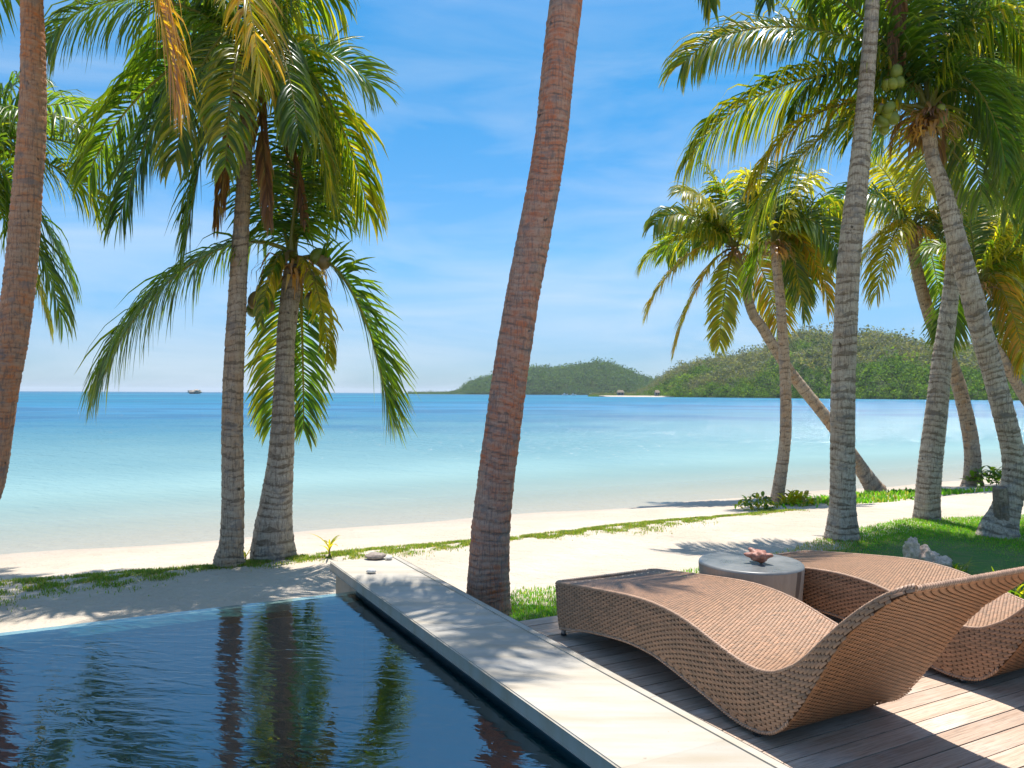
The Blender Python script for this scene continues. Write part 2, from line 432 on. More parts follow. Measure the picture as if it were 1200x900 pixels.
# ------------------------------------------------------------------ terrain
def sstep(x): x = np.clip(x, 0, 1); return x*x*(3-2*x)
def lawn_edge(v):                      # s of the lawn's seaward edge
    return np.interp(v, [-1, 0.78, 1.25, 2.75, 4.1, 4.9, 6.2, 7.9, 9.9, 14, 30], [-2.2, -2.21, -2.11, -2.07, -2.23, -2.5, -2.92, -3.24, -2.63, -2.2, -1.5])
def ground_z(s, v):
    z = np.full(np.shape(s), -0.36) + 0.0*v
    z = np.where(s < -4.7, -0.36 - 0.10*sstep((-4.7-s)/0.7), z)
    t = np.clip((-5.2-s)/4.2, 0, 1)
    z = z - 0.44*t**1.15
    z = np.where(s < -9.4, z - np.minimum(1.6, (-9.4-s)*0.045), z)
    z = z + np.where(s > -9.6, 0.02*np.sin(v*1.1+s*0.7)*np.sin(s*1.9-v*0.4), 0)
    in_l = sstep((s-lawn_edge(v)+0.25)/0.6)*(v > -0.5)
    z = np.where(s > -4, z*(1-in_l) + in_l*(-0.32), z)
    # the basin, the catch trough and the space under the deck are dug out
    hole = (s > -2.35) & (v < -0.28) & (v > -9.8) & (s < 5.8)
    return np.where(hole, -1.9, z)
ss = np.concatenate([[-400, -150, -60, -35, -24, -18], np.arange(-15, 7.01, 0.18), [8, 11, 18, 40, 120, 600]])
vv = np.concatenate([[-2500, -600, -150, -60, -35, -25], np.arange(-18, -0.5, 0.3), [-0.42, -0.275], np.arange(-0.12, 22, 0.22), [24, 28, 36, 60, 150, 600, 2500]])
# exact hole rim
ss = np.sort(np.unique(np.concatenate([ss, [-2.352, -2.348]])))
S2, V2 = np.meshgrid(ss, vv, indexing='ij')
Z2 = ground_z(S2, V2)
XY = OR[None, None] + S2[..., None]*SX + V2[..., None]*VX
P = np.concatenate([XY, Z2[..., None]], -1).reshape(-1, 3)
n0, n1 = S2.shape
ii = (np.arange(n0-1)[:, None]*n1+np.arange(n1-1)[None]).ravel()
o = link('beach_ground', npmesh('beach_ground', P, np.stack([ii, ii+1, ii+n1+1, ii+n1], 1)[:, ::-1], smooth=True), M_SAND)
tag(o, kind='structure')
# lawn sheet, 1.5 cm above the sand
lv = np.concatenate([np.arange(-0.15, 16, 0.2), [18, 24, 40]])
rows = []
for k in range(22):
    t = k/21
    se = lawn_edge(lv) + 0.06*np.sin(lv*7.3)+0.05*np.sin(lv*17.1+1)
    s_ = se + t*(9-se)
    z_ = -0.325 + 0.022*sstep(t*9) + 0.03*np.sin(lv*0.9)*np.sin(s_*1.1)*sstep(t*6)
    rows.append(np.stack([OR[0]+s_*SX[0]+lv*VX[0], OR[1]+s_*SX[1]+lv*VX[1], z_ - 0.03*(k == 0)], -1))
P = np.stack(rows); n1 = len(lv)
ii = (np.arange(21)[:, None]*n1+np.arange(n1-1)[None]).ravel()
o = link('lawn', npmesh('lawn', P.reshape(-1, 3), np.stack([ii, ii+1, ii+n1+1, ii+n1], 1)[:, ::-1], smooth=True), M_SOIL)
tag(o, kind='structure')
# sea sheet
sv_s = np.array([-7.2, -12, -30, -100, -400, -1500, -5000, -12000.]); sv_v = np.array([-12000, -3000, -600, -100, -20, 20, 100, 600, 3000, 12000.])
S2, V2 = np.meshgrid(sv_s, sv_v, indexing='ij')
P = np.concatenate([OR + S2[..., None]*SX + V2[..., None]*VX, np.full(S2.shape+(1,), -0.9)], -1).reshape(-1, 3)
n0, n1 = S2.shape
ii = (np.arange(n0-1)[:, None]*n1+np.arange(n1-1)[None]).ravel()
o = link('sea', npmesh('sea', P, np.stack([ii, ii+1, ii+n1+1, ii+n1], 1)[:, ::-1]), M_SEA)
tag(o, kind='structure')

# ------------------------------------------------------------------ pool
pool = empty('swimming_pool', W(0, 0), AX); tag(pool, kind='structure')
PV = -0.70
for k, (a, c2) in enumerate([(-2.60, -2.305), (-2.30, -1.318), (-1.313, -0.326), (-0.321, 0.672), (0.677, 1.652), (1.657, 2.64), (2.645, 3.63), (3.635, 4.62), (4.625, 5.6)]):
    bmesh_obj('coping_slab', box_bm(a+0.002, c2-0.002, -0.745, -0.197, -0.055, 0.020+random.uniform(-0.001, 0.001), 0.007, 3), M_STONE, pool)
for k in range(9):
    a = -2.6+k*0.93
    bmesh_obj('edging_strip', box_bm(a, a+0.926, -0.193, -0.130, -0.03, 0.012, 0.003), M_STONE, pool)
bmesh_obj('side_wall', box_bm(-2.58, 5.6, PV, -0.27, -1.6, -0.056), M_WALLST, pool)
bmesh_obj('tile_band', box_bm(-1.96, 5.6, PV-0.012, PV-0.001, -1.5, -0.058), M_BAND, pool)
bmesh_obj('overflow_wall', box_bm(-1.985, -1.76, -9.5, PV-0.014, -1.5, -0.122, 0.01), M_LIP, pool)
bmesh_obj('basin_floor', box_bm(-1.76, 5.6, -9.5, PV-0.013, -1.55, -1.45), M_TILE, pool)
bmesh_obj('inner_wall', box_bm(-1.758, -1.74, -9.5, PV-0.014, -1.45, -0.17), M_TILE, pool)
bmesh_obj('far_wall', box_bm(-1.76, 5.6, -9.9, -9.5, -1.5, -0.06), M_TILE, pool)
bmesh_obj('back_wall', box_bm(5.6, 5.9, -9.9, -0.27, -1.5, 0.0), M_TILE, pool)
bmesh_obj('catch_trough', box_bm(-2.7, -2.36, -9.9, PV, -1.5, -0.40), M_SAND, pool)
wv = [W(-1.985, -9.5, -0.1), W(-1.985, PV-0.012, -0.1), W(5.6, PV-0.012, -0.1), W(5.6, -9.5, -0.1)]
o = link('pool_water', npmesh('pool_water', wv, [[3, 2, 1, 0]]), M_POOLW); tag(o, kind='structure')

# ------------------------------------------------------------------ deck
deck = empty('timber_deck', W(0, 0), AX); tag(deck, kind='structure')
me0 = None
k = 0; s = -0.33
while s < 5.4:
    if me0 is None:
        bo = bmesh_obj('deck_board', box_bm(0, 0.1065, -0.126, 2.62, -0.028, 0.0, 0.0025, 1), M_DECK, deck)
        me0 = bo.data
    else:
        bo = bpy.data.objects.new('deck_board', me0); C.objects.link(bo); bo.parent = deck
    bo.location = (0, -s, random.uniform(-0.0012, 0.0012))
    bo.rotation_euler = (0, 0, random.uniform(-0.0006, 0.0006))
    s += 0.1175; k += 1
bmesh_obj('fascia_board', box_bm(-0.355, -0.333, -0.126, 2.62, -0.34, -0.004), M_DECK, deck)
bmesh_obj('side_fascia', box_bm(-0.355, 5.4, 2.623, 2.645, -0.34, -0.004), M_DECK, deck)
for q in (0.0, 1.25, 2.5):
    bmesh_obj('joist', box_bm(-0.33, 5.4, q-0.1, q-0.04, -0.30, -0.030), M_DECK, deck)

# ------------------------------------------------------------------ wicker loungers
TOPC = np.array([(-0.02, 0.318), (0.25, 0.352), (0.54, 0.386), (0.80, 0.412), (1.0, 0.416), (1.2, 0.396), (1.41, 0.345), (1.57, 0.308), (1.68, 0.300),
                 (1.77, 0.318), (1.90, 0.395), (2.02, 0.510), (2.14, 0.622), (2.265, 0.725), (2.383, 0.805), (2.42, 0.826)])
BOTC = np.array([(0.03, 0.040), (0.16, 0.062), (0.39, 0.110), (0.71, 0.150), (0.92, 0.152), (1.06, 0.134), (1.33, 0.078), (1.52, 0.034), (1.62, 0.026),
                 (1.71, 0.034), (1.80, 0.075), (1.90, 0.185), (2.00, 0.335), (2.09, 0.475), (2.17, 0.580), (2.25, 0.655), (2.33, 0.725), (2.425, 0.806)])
def smooth_curve(P, n):
    P = np.asarray(P, float)
    t = np.concatenate([[0], np.cumsum(np.linalg.norm(np.diff(P, axis=0), axis=1))])
    # Catmull-Rom through the points
    Q = np.vstack([2*P[0]-P[1], P, 2*P[-1]-P[-2]])
    u = np.linspace(0, t[-1], n); k = np.clip(np.searchsorted(t, u, 'right')-1, 0, len(P)-2)
    f = ((u-t[k])/(t[k+1]-t[k]))[:, None]
    p0, p1, p2, p3 = Q[k], Q[k+1], Q[k+2], Q[k+3]
    return 0.5*(2*p1+(p2-p0)*f+(2*p0-5*p1+4*p2-p3)*f**2+(3*p1-p0-3*p2+p3)*f**3)
LT, LB = smooth_curve(TOPC, 200), smooth_curve(BOTC, 200)
LV0, LV1 = -0.03, 0.75
LD = np.concatenate([[0], np.cumsum(np.linalg.norm(np.diff(LT, axis=0), axis=1))])
def corner(s_):                          # how far the sides draw in at the rounded head and foot corners
    d_ = np.interp(s_, LT[:, 0], LD); e = np.clip(LD[-1]-d_, 0, None); r_ = 0.085
    a_ = np.where(e < r_, r_-np.sqrt(np.clip(r_*r_-(r_-e)**2, 0, None)), 0)
    r2 = 0.035; e2 = np.clip(d_, 0, None)
    return a_ - 0.058*sstep((np.asarray(s_)-1.85)/0.55) + np.where(e2 < r2, r2-np.sqrt(np.clip(r2*r2-(r2-e2)**2, 0, None)), 0)
def strands(rows, amp, half, period, duty=0.80, cols=None, seed=0):
    """rows: list of (centre points (n,3), row axis (n,3) or (3,), normal (n,3)); each row is a cane strand that dips under every stake"""
    r_ = np.random.default_rng(seed)
    VV, QQ, CC = [], [], []
    base = 0
    for j, (p, ax, nr) in enumerate(rows):
        d = np.concatenate([[0], np.cumsum(np.linalg.norm(np.diff(p, axis=0), axis=1))])
        if d[-1] < period*0.4: continue
        starts = np.arange(-period+(0.5*period if j % 2 else 0), d[-1], period)
        prof = np.array([-0.6, 0.75, 1.0, 0.75, -0.6])
        for st in starts:
            a0, a1 = max(st, 0), min(st+period*duty, d[-1])
            if a1-a0 < period*0.18: continue
            u = np.linspace(a0, a1, 5)
            pt = np.stack([np.interp(u, d, p[:, i]) for i in range(3)], 1)
            axx = np.stack([np.interp(u, d, ax[:, i]) for i in range(3)], 1)
            nn = np.stack([np.interp(u, d, nr[:, i]) for i in range(3)], 1)
            h = (prof*amp*r_.uniform(0.85, 1.15))[:, None]
            wd = half*np.array([0.8, 1, 1, 1, 0.8])[:, None]
            a = pt-axx*wd+nn*(h-0.4*amp); m = pt+nn*h; c = pt+axx*wd+nn*(h-0.4*amp)
            VV.append(np.stack([a, m, c], 1).reshape(-1, 3))
            q = base + np.array([[3*i+e, 3*i+e+1, 3*i+e+4, 3*i+e+3] for i in range(4) for e in (0, 1)])
            QQ.append(q); base += 15
            t = r_.normal(0, 0.13)
            CC.append(np.repeat([np.array((0.345, 0.198, 0.115))*(1+t)*np.array((1, 1-0.2*t, 1-0.3*t))], 15, 0))
    return np.concatenate(VV), np.concatenate(QQ), np.concatenate(CC)
def L3(s, v, z): return np.stack([v, -s, z], -1)      # lounger-local: x across, y towards the foot end
def tangent(P): g = np.gradient(P, axis=0); return g/np.linalg.norm(g, axis=1)[:, None]
def build_lounger(origin):
    t = empty('wicker_lounger', origin, AX)
    # backing shell, a closed body just inside the weave
    V, Q = [], []
    n = 100; T = LT[::2]; B = LB[::2]
    ins = 0.006
    for a, sg in ((LV0+ins, 1), (LV1-ins, -1)):
        V += list(L3(T[:, 0], a+sg*corner(T[:, 0]), T[:, 1]-ins*np.clip((2.3-T[:, 0])/0.2, 0.2, 1)-0.017*np.clip((2.2-T[:, 0])/0.3, 0, 1))); V += list(L3(B[:, 0], a+sg*corner(B[:, 0]), np.minimum(B[:, 1]+(ins+0.006)*np.clip((2.3-B[:, 0])/0.2, 0.3, 1), T[:, 1]-0.004-(ins+0.015)*np.clip((2.2-T[:, 0])/0.3, 0, 1))))
    for i in range(n-1):
        Q += [[i, i+1, 2*n+i+1, 2*n+i], [n+i+1, n+i, 3*n+i, 3*n+i+1], [i+1, i, n+i, n+i+1], [2*n+i, 2*n+i+1, 3*n+i+1, 3*n+i]]
    Q += [[0, 2*n, 3*n, n], [n-1, 2*n-1, 4*n-1, 3*n-1]]
    link('backing_shell', npmesh('backing_shell', V, Q), M_WSHELL, t)
    # top sheet: strands run across
    def sheet(curve, flip, pitch, v0, v1):
        d = np.concatenate([[0], np.cumsum(np.linalg.norm(np.diff(curve, axis=0), axis=1))])
        tg = tangent(curve); rows = []
        for u in np.arange(pitch*0.6, d[-1]-0.004, pitch):
            s_, z_ = np.interp(u, d, curve[:, 0]), np.interp(u, d, curve[:, 1])
            cn = float(corner(s_)); vs_ = np.linspace(v0+cn, v1-cn, 12)
            ts, tz = np.interp(u, d, tg[:, 0]), np.interp(u, d, tg[:, 1])
            nrm = np.array([0, tz, ts])*flip            # (v, -s, z): normal of a profile tangent
            ax = np.array([0, -ts, tz])
            sag = -0.012*(flip > 0)*np.clip((2.2-s_)/0.3, 0, 1)*np.sin(np.pi*(vs_-vs_[0])/(vs_[-1]-vs_[0]))
            p = L3(np.full(12, s_), vs_, np.full(12, z_)) + sag[:, None]*nrm
            rows.append((p, np.repeat([ax], 12, 0), np.repeat([nrm], 12, 0)))
        return rows
    v_, q_, c_ = strands(sheet(LT, 1, 0.0092, LV0+0.004, LV1-0.004), 0.0017, 0.0049, 0.036, 0.97, seed=1)
    o = link('seat_weave', npmesh('seat_weave', v_, q_, col=c_, smooth=True), M_WICK, t); o['kind'] = 'stuff'
    kb = LB[95:]
    v_, q_, c_ = strands(sheet(kb, -1, 0.0106, LV0+0.001, LV1-0.001), 0.0026, 0.0055, 0.046, 0.97, seed=2)
    o = link('back_weave', npmesh('back_weave', v_, q_, col=c_*np.array((0.98, 0.84, 0.66)), smooth=True), M_WICK, t); o['kind'] = 'stuff'
    # side panels: strands follow the top edge downwards
    for v0, sg in ((LV0, -1), (LV1, 1)):
        tg = tangent(LT); nr2 = np.stack([tg[:, 1], -tg[:, 0]], 1)   # downwards
        rows = []
        # distances below the rim are scaled so that the rows also close on the lower edge
        thick = np.interp(LT[:, 0], LB[:, 0], LB[:, 1])
        body = LT[:, 0] < 1.66
        for j in range(36):
            off = 0.005+j*0.0112
            p2 = LT + nr2*off
            zb = np.interp(p2[:, 0], LB[:, 0], LB[:, 1])
            ok = (p2[:, 1] > zb+0.003) & (p2[:, 0] > -0.03+0.0)
            idx = np.where(ok)[0]
            if len(idx) < 3: continue
            for run in np.split(idx, np.where(np.diff(idx) > 1)[0]+1):
                if len(run) < 3: continue
                p = p2[run]; m = len(run)
                bul = 0.008*np.sin(np.pi*np.clip((LT[run, 1]-p[:, 1])/np.maximum(LT[run, 1]-zb[run], 0.02), 0, 1))
                rows.append((L3(p[:, 0], v0+sg*bul-sg*corner(LT[run, 0]), p[:, 1]), L3(nr2[run, 0], np.zeros(m), nr2[run, 1]), np.repeat([[sg, 0, 0]], m, 0)))
        v_, q_, c_ = strands(rows, 0.0034, 0.0056, 0.056, 0.93, seed=3)
        o = link('side_weave', npmesh('side_weave', v_, q_, col=c_, smooth=True), M_WICK, t); o['kind'] = 'stuff'
    # foot end
    rows = []
    for z_ in np.arange(0.05, 0.31, 0.0112):
        vs_ = np.linspace(LV0+0.004, LV1-0.004, 12); s_ = -0.02+0.05*(0.318-z_)/0.28
        rows.append((L3(np.full(12, s_), vs_, np.full(12, z_)), np.repeat([[0, 0, 1.]], 12, 0), np.repeat([[0, 1., 0]], 12, 0)))
    v_, q_, c_ = strands(rows, 0.0027, 0.0058, 0.052, 0.88, seed=4)
    o = link('foot_weave', npmesh('foot_weave', v_, q_, col=c_, smooth=True), M_WICK, t); o['kind'] = 'stuff'
    # braided rims along the edges
    def braid(path, nrm, wdt, seed):
        p = smooth_curve(path, 160); tg_ = tangent(p); r_ = np.random.default_rng(seed)
        d = np.concatenate([[0], np.cumsum(np.linalg.norm(np.diff(p, axis=0), axis=1))])
        VV, QQ, CC = [], [], []; base = 0
        for k, u in enumerate(np.arange(0, d[-1]-0.02, 0.0145)):
            c0 = np.array([np.interp(u, d, p[:, i]) for i in range(3)]); tt = np.array([np.interp(u, d, tg_[:, i]) for i in range(3)])
            nn = np.array(nrm if callable(nrm) is False else nrm(u)); bb = np.cross(tt, nn)
            ang = np.linspace(-0.25, 1.25, 6)*PI
            for a in ang:
                q = c0 + tt*0.019*(a/PI-0.5) + (bb*math.cos(a)+nn*math.sin(a))*wdt
                dr = (bb*math.cos(a)+nn*math.sin(a))
                VV += [q-tt*0.006, q+dr*0.0018, q+tt*0.006]
            for i in range(5):
                for e in (0, 1): QQ.append([base+3*i+e, base+3*i+e+1, base+3*i+e+4, base+3*i+e+3])
            base += 18
            CC += [np.array((0.44, 0.275, 0.18))*(1+r_.normal(0, 0.12))]*18
        return np.array(VV), np.array(QQ), np.array(CC)
    RP = np.concatenate([LT[:1], LT[2:10:2], LT[10:178:6], LT[178:]])
    for v0, sg in ((LV0, -1), (LV1, 1)):
        v_, q_, c_ = braid(L3(RP[:, 0], v0-0.003*sg-sg*corner(RP[:, 0]), RP[:, 1]-0.002), (0, 0.0, 1.0), 0.0085, 5)
        o = link('rim_braid', npmesh('rim_braid', v_, q_, col=c_, smooth=True), M_WICK, t); o['kind'] = 'stuff'
    for v0, sg in ((LV0, -1), (LV1, 1)):
        lb = LB[2:140:5]
        v_, q_, c_ = braid(L3(lb[:, 0], np.full(len(lb), v0), lb[:, 1]+0.004), (sg, 0, 0.0), 0.0075, 7)
        o = link('rim_braid', npmesh('rim_braid', v_, q_, col=c_, smooth=True), M_WICK, t); o['kind'] = 'stuff'
    for (e0, z0) in ((LT[-1, 0]+0.002, LT[-1, 1]-0.012), (LT[0, 0], LT[0, 1]-0.004)):
        ci = 0.022 if e0 > 1 else 0.035
        vs_ = np.linspace(LV0+ci, LV1-ci, 14)
        v_, q_, c_ = braid(L3(np.full(14, e0), vs_, np.full(14, z0)), (0, 0, 1.0), 0.0105, 6)
        o = link('rim_braid', npmesh('rim_braid', v_, q_, col=c_, smooth=True), M_WICK, t); o['kind'] = 'stuff'
    for (s_, v0) in ((0.045, 0.0), (0.045, 0.72), (1.655, 0.0), (1.655, 0.72)):
        bm = bmesh.new()
        bmesh.ops.create_cone(bm, cap_ends=True, segments=14, radius1=0.014, radius2=0.016, depth=0.07, matrix=Matrix.Translation((v0, -s_, 0.045)))
        lg = bmesh_obj('leg', bm, M_METAL, t)
        bm = bmesh.new()
        bmesh.ops.create_cone(bm, cap_ends=True, segments=14, radius1=0.019, radius2=0.016, depth=0.012, matrix=Matrix.Translation((v0, -s_, 0.006)))
        bmesh_obj('foot_cap', bm, M_RUBBER, lg)
    return t
def copy_tree(o, parent=None):
    c = o.copy(); C.objects.link(c)
    if parent: c.parent = parent
    for ch in o.children: copy_tree(ch, c)
    return c
lo = build_lounger(W(0, 0, 0.0015))
tag(lo, 'wavy brown wicker lounger beside the pool coping, its woven back towards us', 'lounger', 'wicker loungers on the deck')
lo2 = copy_tree(lo); lo2.location = W(0.03, 1.43, 0.0015)
tag(lo2, 'brown wicker lounger partly hidden between the stump table and the lawn', 'lounger', 'wicker loungers on the deck')

# ------------------------------------------------------------------ stump table and small things
tb = empty('stump_table', W(0.535, 1.085, 0.0), 0.3)
tag(tb, 'round grey drum table with cracked wooden sides between the two loungers', 'table')
def lathe(profile, seg=64, wob=0.0, seed=0):
    r_ = np.random.default_rng(seed); a = np.linspace(0, 2*PI, seg, endpoint=False)
    V = [];
    k1, k2 = r_.uniform(0, 6, 2)
    for (r, z) in profile:
        rr = r*(1+wob*(np.sin(a*3+k1)+0.6*np.sin(a*7+k2)))
        V.append(np.stack([rr*np.cos(a), rr*np.sin(a), np.full(seg, z)], 1))
    V = np.concatenate(V); m = len(profile)
    Q = [[i*seg+j, i*seg+(j+1) % seg, (i+1)*seg+(j+1) % seg, (i+1)*seg+j] for i in range(m-1) for j in range(seg)]
    return V, Q
def m_stump():
    b = NB('silvered_stump_wood'); o = b.obj()
    g = b.noise(b.map(o, (22, 22, 2.2)), 1.0, 6, 0.7, 0.6); n = b.noise(o, 5, 4)
    crk = b.ramp(b.noise(b.map(o, (9, 9, 0.5)), 1.0, 3, 0.5, 0.2), [(0.64, 0), (0.67, 1)])
    c = b.mix(b.ramp(g, [(0.3, 0), (0.7, 1)]), (0.27, 0.22, 0.165), (0.37, 0.315, 0.245))
    c = b.mix(b.math('MULTIPLY', b.ramp(n, [(0.4, 0), (0.7, 1)]), 0.3), c, (0.36, 0.32, 0.27))
    c = b.mix(b.math('MULTIPLY', crk, 0.75), c, (0.06, 0.04, 0.03))
    return b.done(b.pbr(c, 0.75, b.bump(b.math('SUBTRACT', g, b.math('MULTIPLY', crk, 0.8)), 0.5, 0.006), 0.3))
def m_stumptop():
    b = NB('grey_sealed_stump_top'); o = b.obj()
    n = b.noise(o, 6, 5, 0.65); f = b.noise(o, 40, 4)
    c = b.mix(b.ramp(n, [(0.3, 0), (0.7, 1)]), (0.10, 0.11, 0.112), (0.20, 0.20, 0.19))
    c = b.mix(b.math('MULTIPLY', b.ramp(f, [(0.6, 0), (0.75, 1)]), 0.3), c, (0.27, 0.26, 0.23))
    return b.done(b.pbr(c, b.ramp(n, [(0.3, 0.22), (0.7, 0.5)]), b.bump(f, 0.15, 0.003), 0.4))
V, Q = lathe([(0.285, 0.0), (0.292, 0.03), (0.303, 0.18), (0.313, 0.32), (0.320, 0.415), (0.3205, 0.432)], 72, 0.006, 3)
link('drum_side', npmesh('drum_side', V, Q, smooth=True), m_stump(), tb)
V, Q = lathe([(0.3208, 0.4315), (0.3185, 0.440), (0.312, 0.4455), (0.300, 0.4455), (0.2, 0.4445), (0.1, 0.444), (0.001, 0.444)], 72, 0.006, 3)
link('table_top', npmesh('table_top', V, Q, smooth=True), m_stumptop(), tb)

def lump(name, loc, rad, scale, seed, mat, amp=0.35, freq=3.0, sub=3, spikes=0):
    from mathutils import noise as mn
    bm = bmesh.new(); bmesh.ops.create_icosphere(bm, subdivisions=sub, radius=1)
    r_ = random.Random(seed); off = Vector((r_.uniform(0, 50), r_.uniform(0, 50), 0))
    dirs = [Vector((r_.gauss(0, 1), r_.gauss(0, 1), abs(r_.gauss(0, 0.6)))).normalized() for _ in range(spikes)]
    for q in bm.verts:
        n = q.co.normalized(); d = 1+amp*mn.noise(n*freq*0.5+off)+amp*0.6*mn.noise(n*freq+off)+amp*0.3*mn.noise(n*freq*2.6+off)
        for k in dirs: d += 0.38*max(0, (n.dot(k)-0.90)/0.10)**1.3
        q.co = n*d*rad
        q.co.x *= scale[0]; q.co.y *= scale[1]; q.co.z *= scale[2]
    zmin = min(q.co.z for q in bm.verts)
    for q in bm.verts: q.co.z -= zmin
    return bmesh_obj(name, bm, mat, None, True, loc)
M_CONCH = m_simple('reddish_shell', (0.33, 0.15, 0.105), 0.5, 0.45, 45, 0.5, 0.004)
M_CORAL = m_simple('pale_coral_rock', (0.58, 0.44, 0.34), 0.9, 0.35, 30, 0.9, 0.02)
M_LIMPET = m_simple('grey_brown_shell', (0.27, 0.215, 0.175), 0.6, 0.3, 60, 0.4, 0.003)
M_WSHL = m_simple('white_shell', (0.66, 0.62, 0.56), 0.5, 0.15, 60, 0.3, 0.002)
p = at(888, 655, 5.0)
o = lump('sea_shell', W(0.535, 1.085, 0.4455)+np.array([0.035, -0.055, 0]), 0.048, (1.15, 1.0, 0.8), 4, M_CONCH, 0.25, 3.2, 4, 16)
tag(o, 'knobbly reddish brown sea shell lying on the round drum table', 'shell')
q = gp(1069, 668, -0.3); q[2] = -0.325
rk = empty('coral_rock', q)
tag(rk, 'pale pitted coral rock on the shaded lawn behind the wicker lounger', 'rock')
for k, (dx, dy, r_, sc) in enumerate([(-0.0, 0, 0.11, (0.75, 0.75, 1.5)), (0.13, -0.02, 0.10, (1.1, 0.9, 1.25)), (0.25, -0.07, 0.09, (1.1, 0.9, 1.0))]):
    oo = lump('rock_lobe', (dx, dy, -0.01), r_, sc, 20+k, M_CORAL, 0.38, 3.5, 4); oo.parent = rk
q = gp(440, 655, 0.02)
o = lump('limpet_shell', (q[0], q[1], 0.0195), 0.085, (1.1, 0.9, 0.34), 8, M_LIMPET, 0.2, 3, 3)
tag(o, 'flat grey brown shell on the seaward end of the coping', 'shell')
q = gp(456, 656, 0.02)
o = lump('small_shell', (q[0], q[1], 0.0195), 0.035, (1.0, 0.9, 0.55), 9, M_WSHL, 0.25, 3, 2)
tag(o, 'little white shell next to the flat brown shell on the coping', 'shell', 'small white shells on the coping')
q = gp(435, 672, 0.02)
o = lump('small_shell', (q[0], q[1], 0.0195), 0.036, (1.15, 0.9, 0.6), 10, M_WSHL, 0.25, 3, 2)
tag(o, 'white pebble-like shell alone on the coping, nearer than the flat brown shell', 'shell', 'small white shells on the coping')

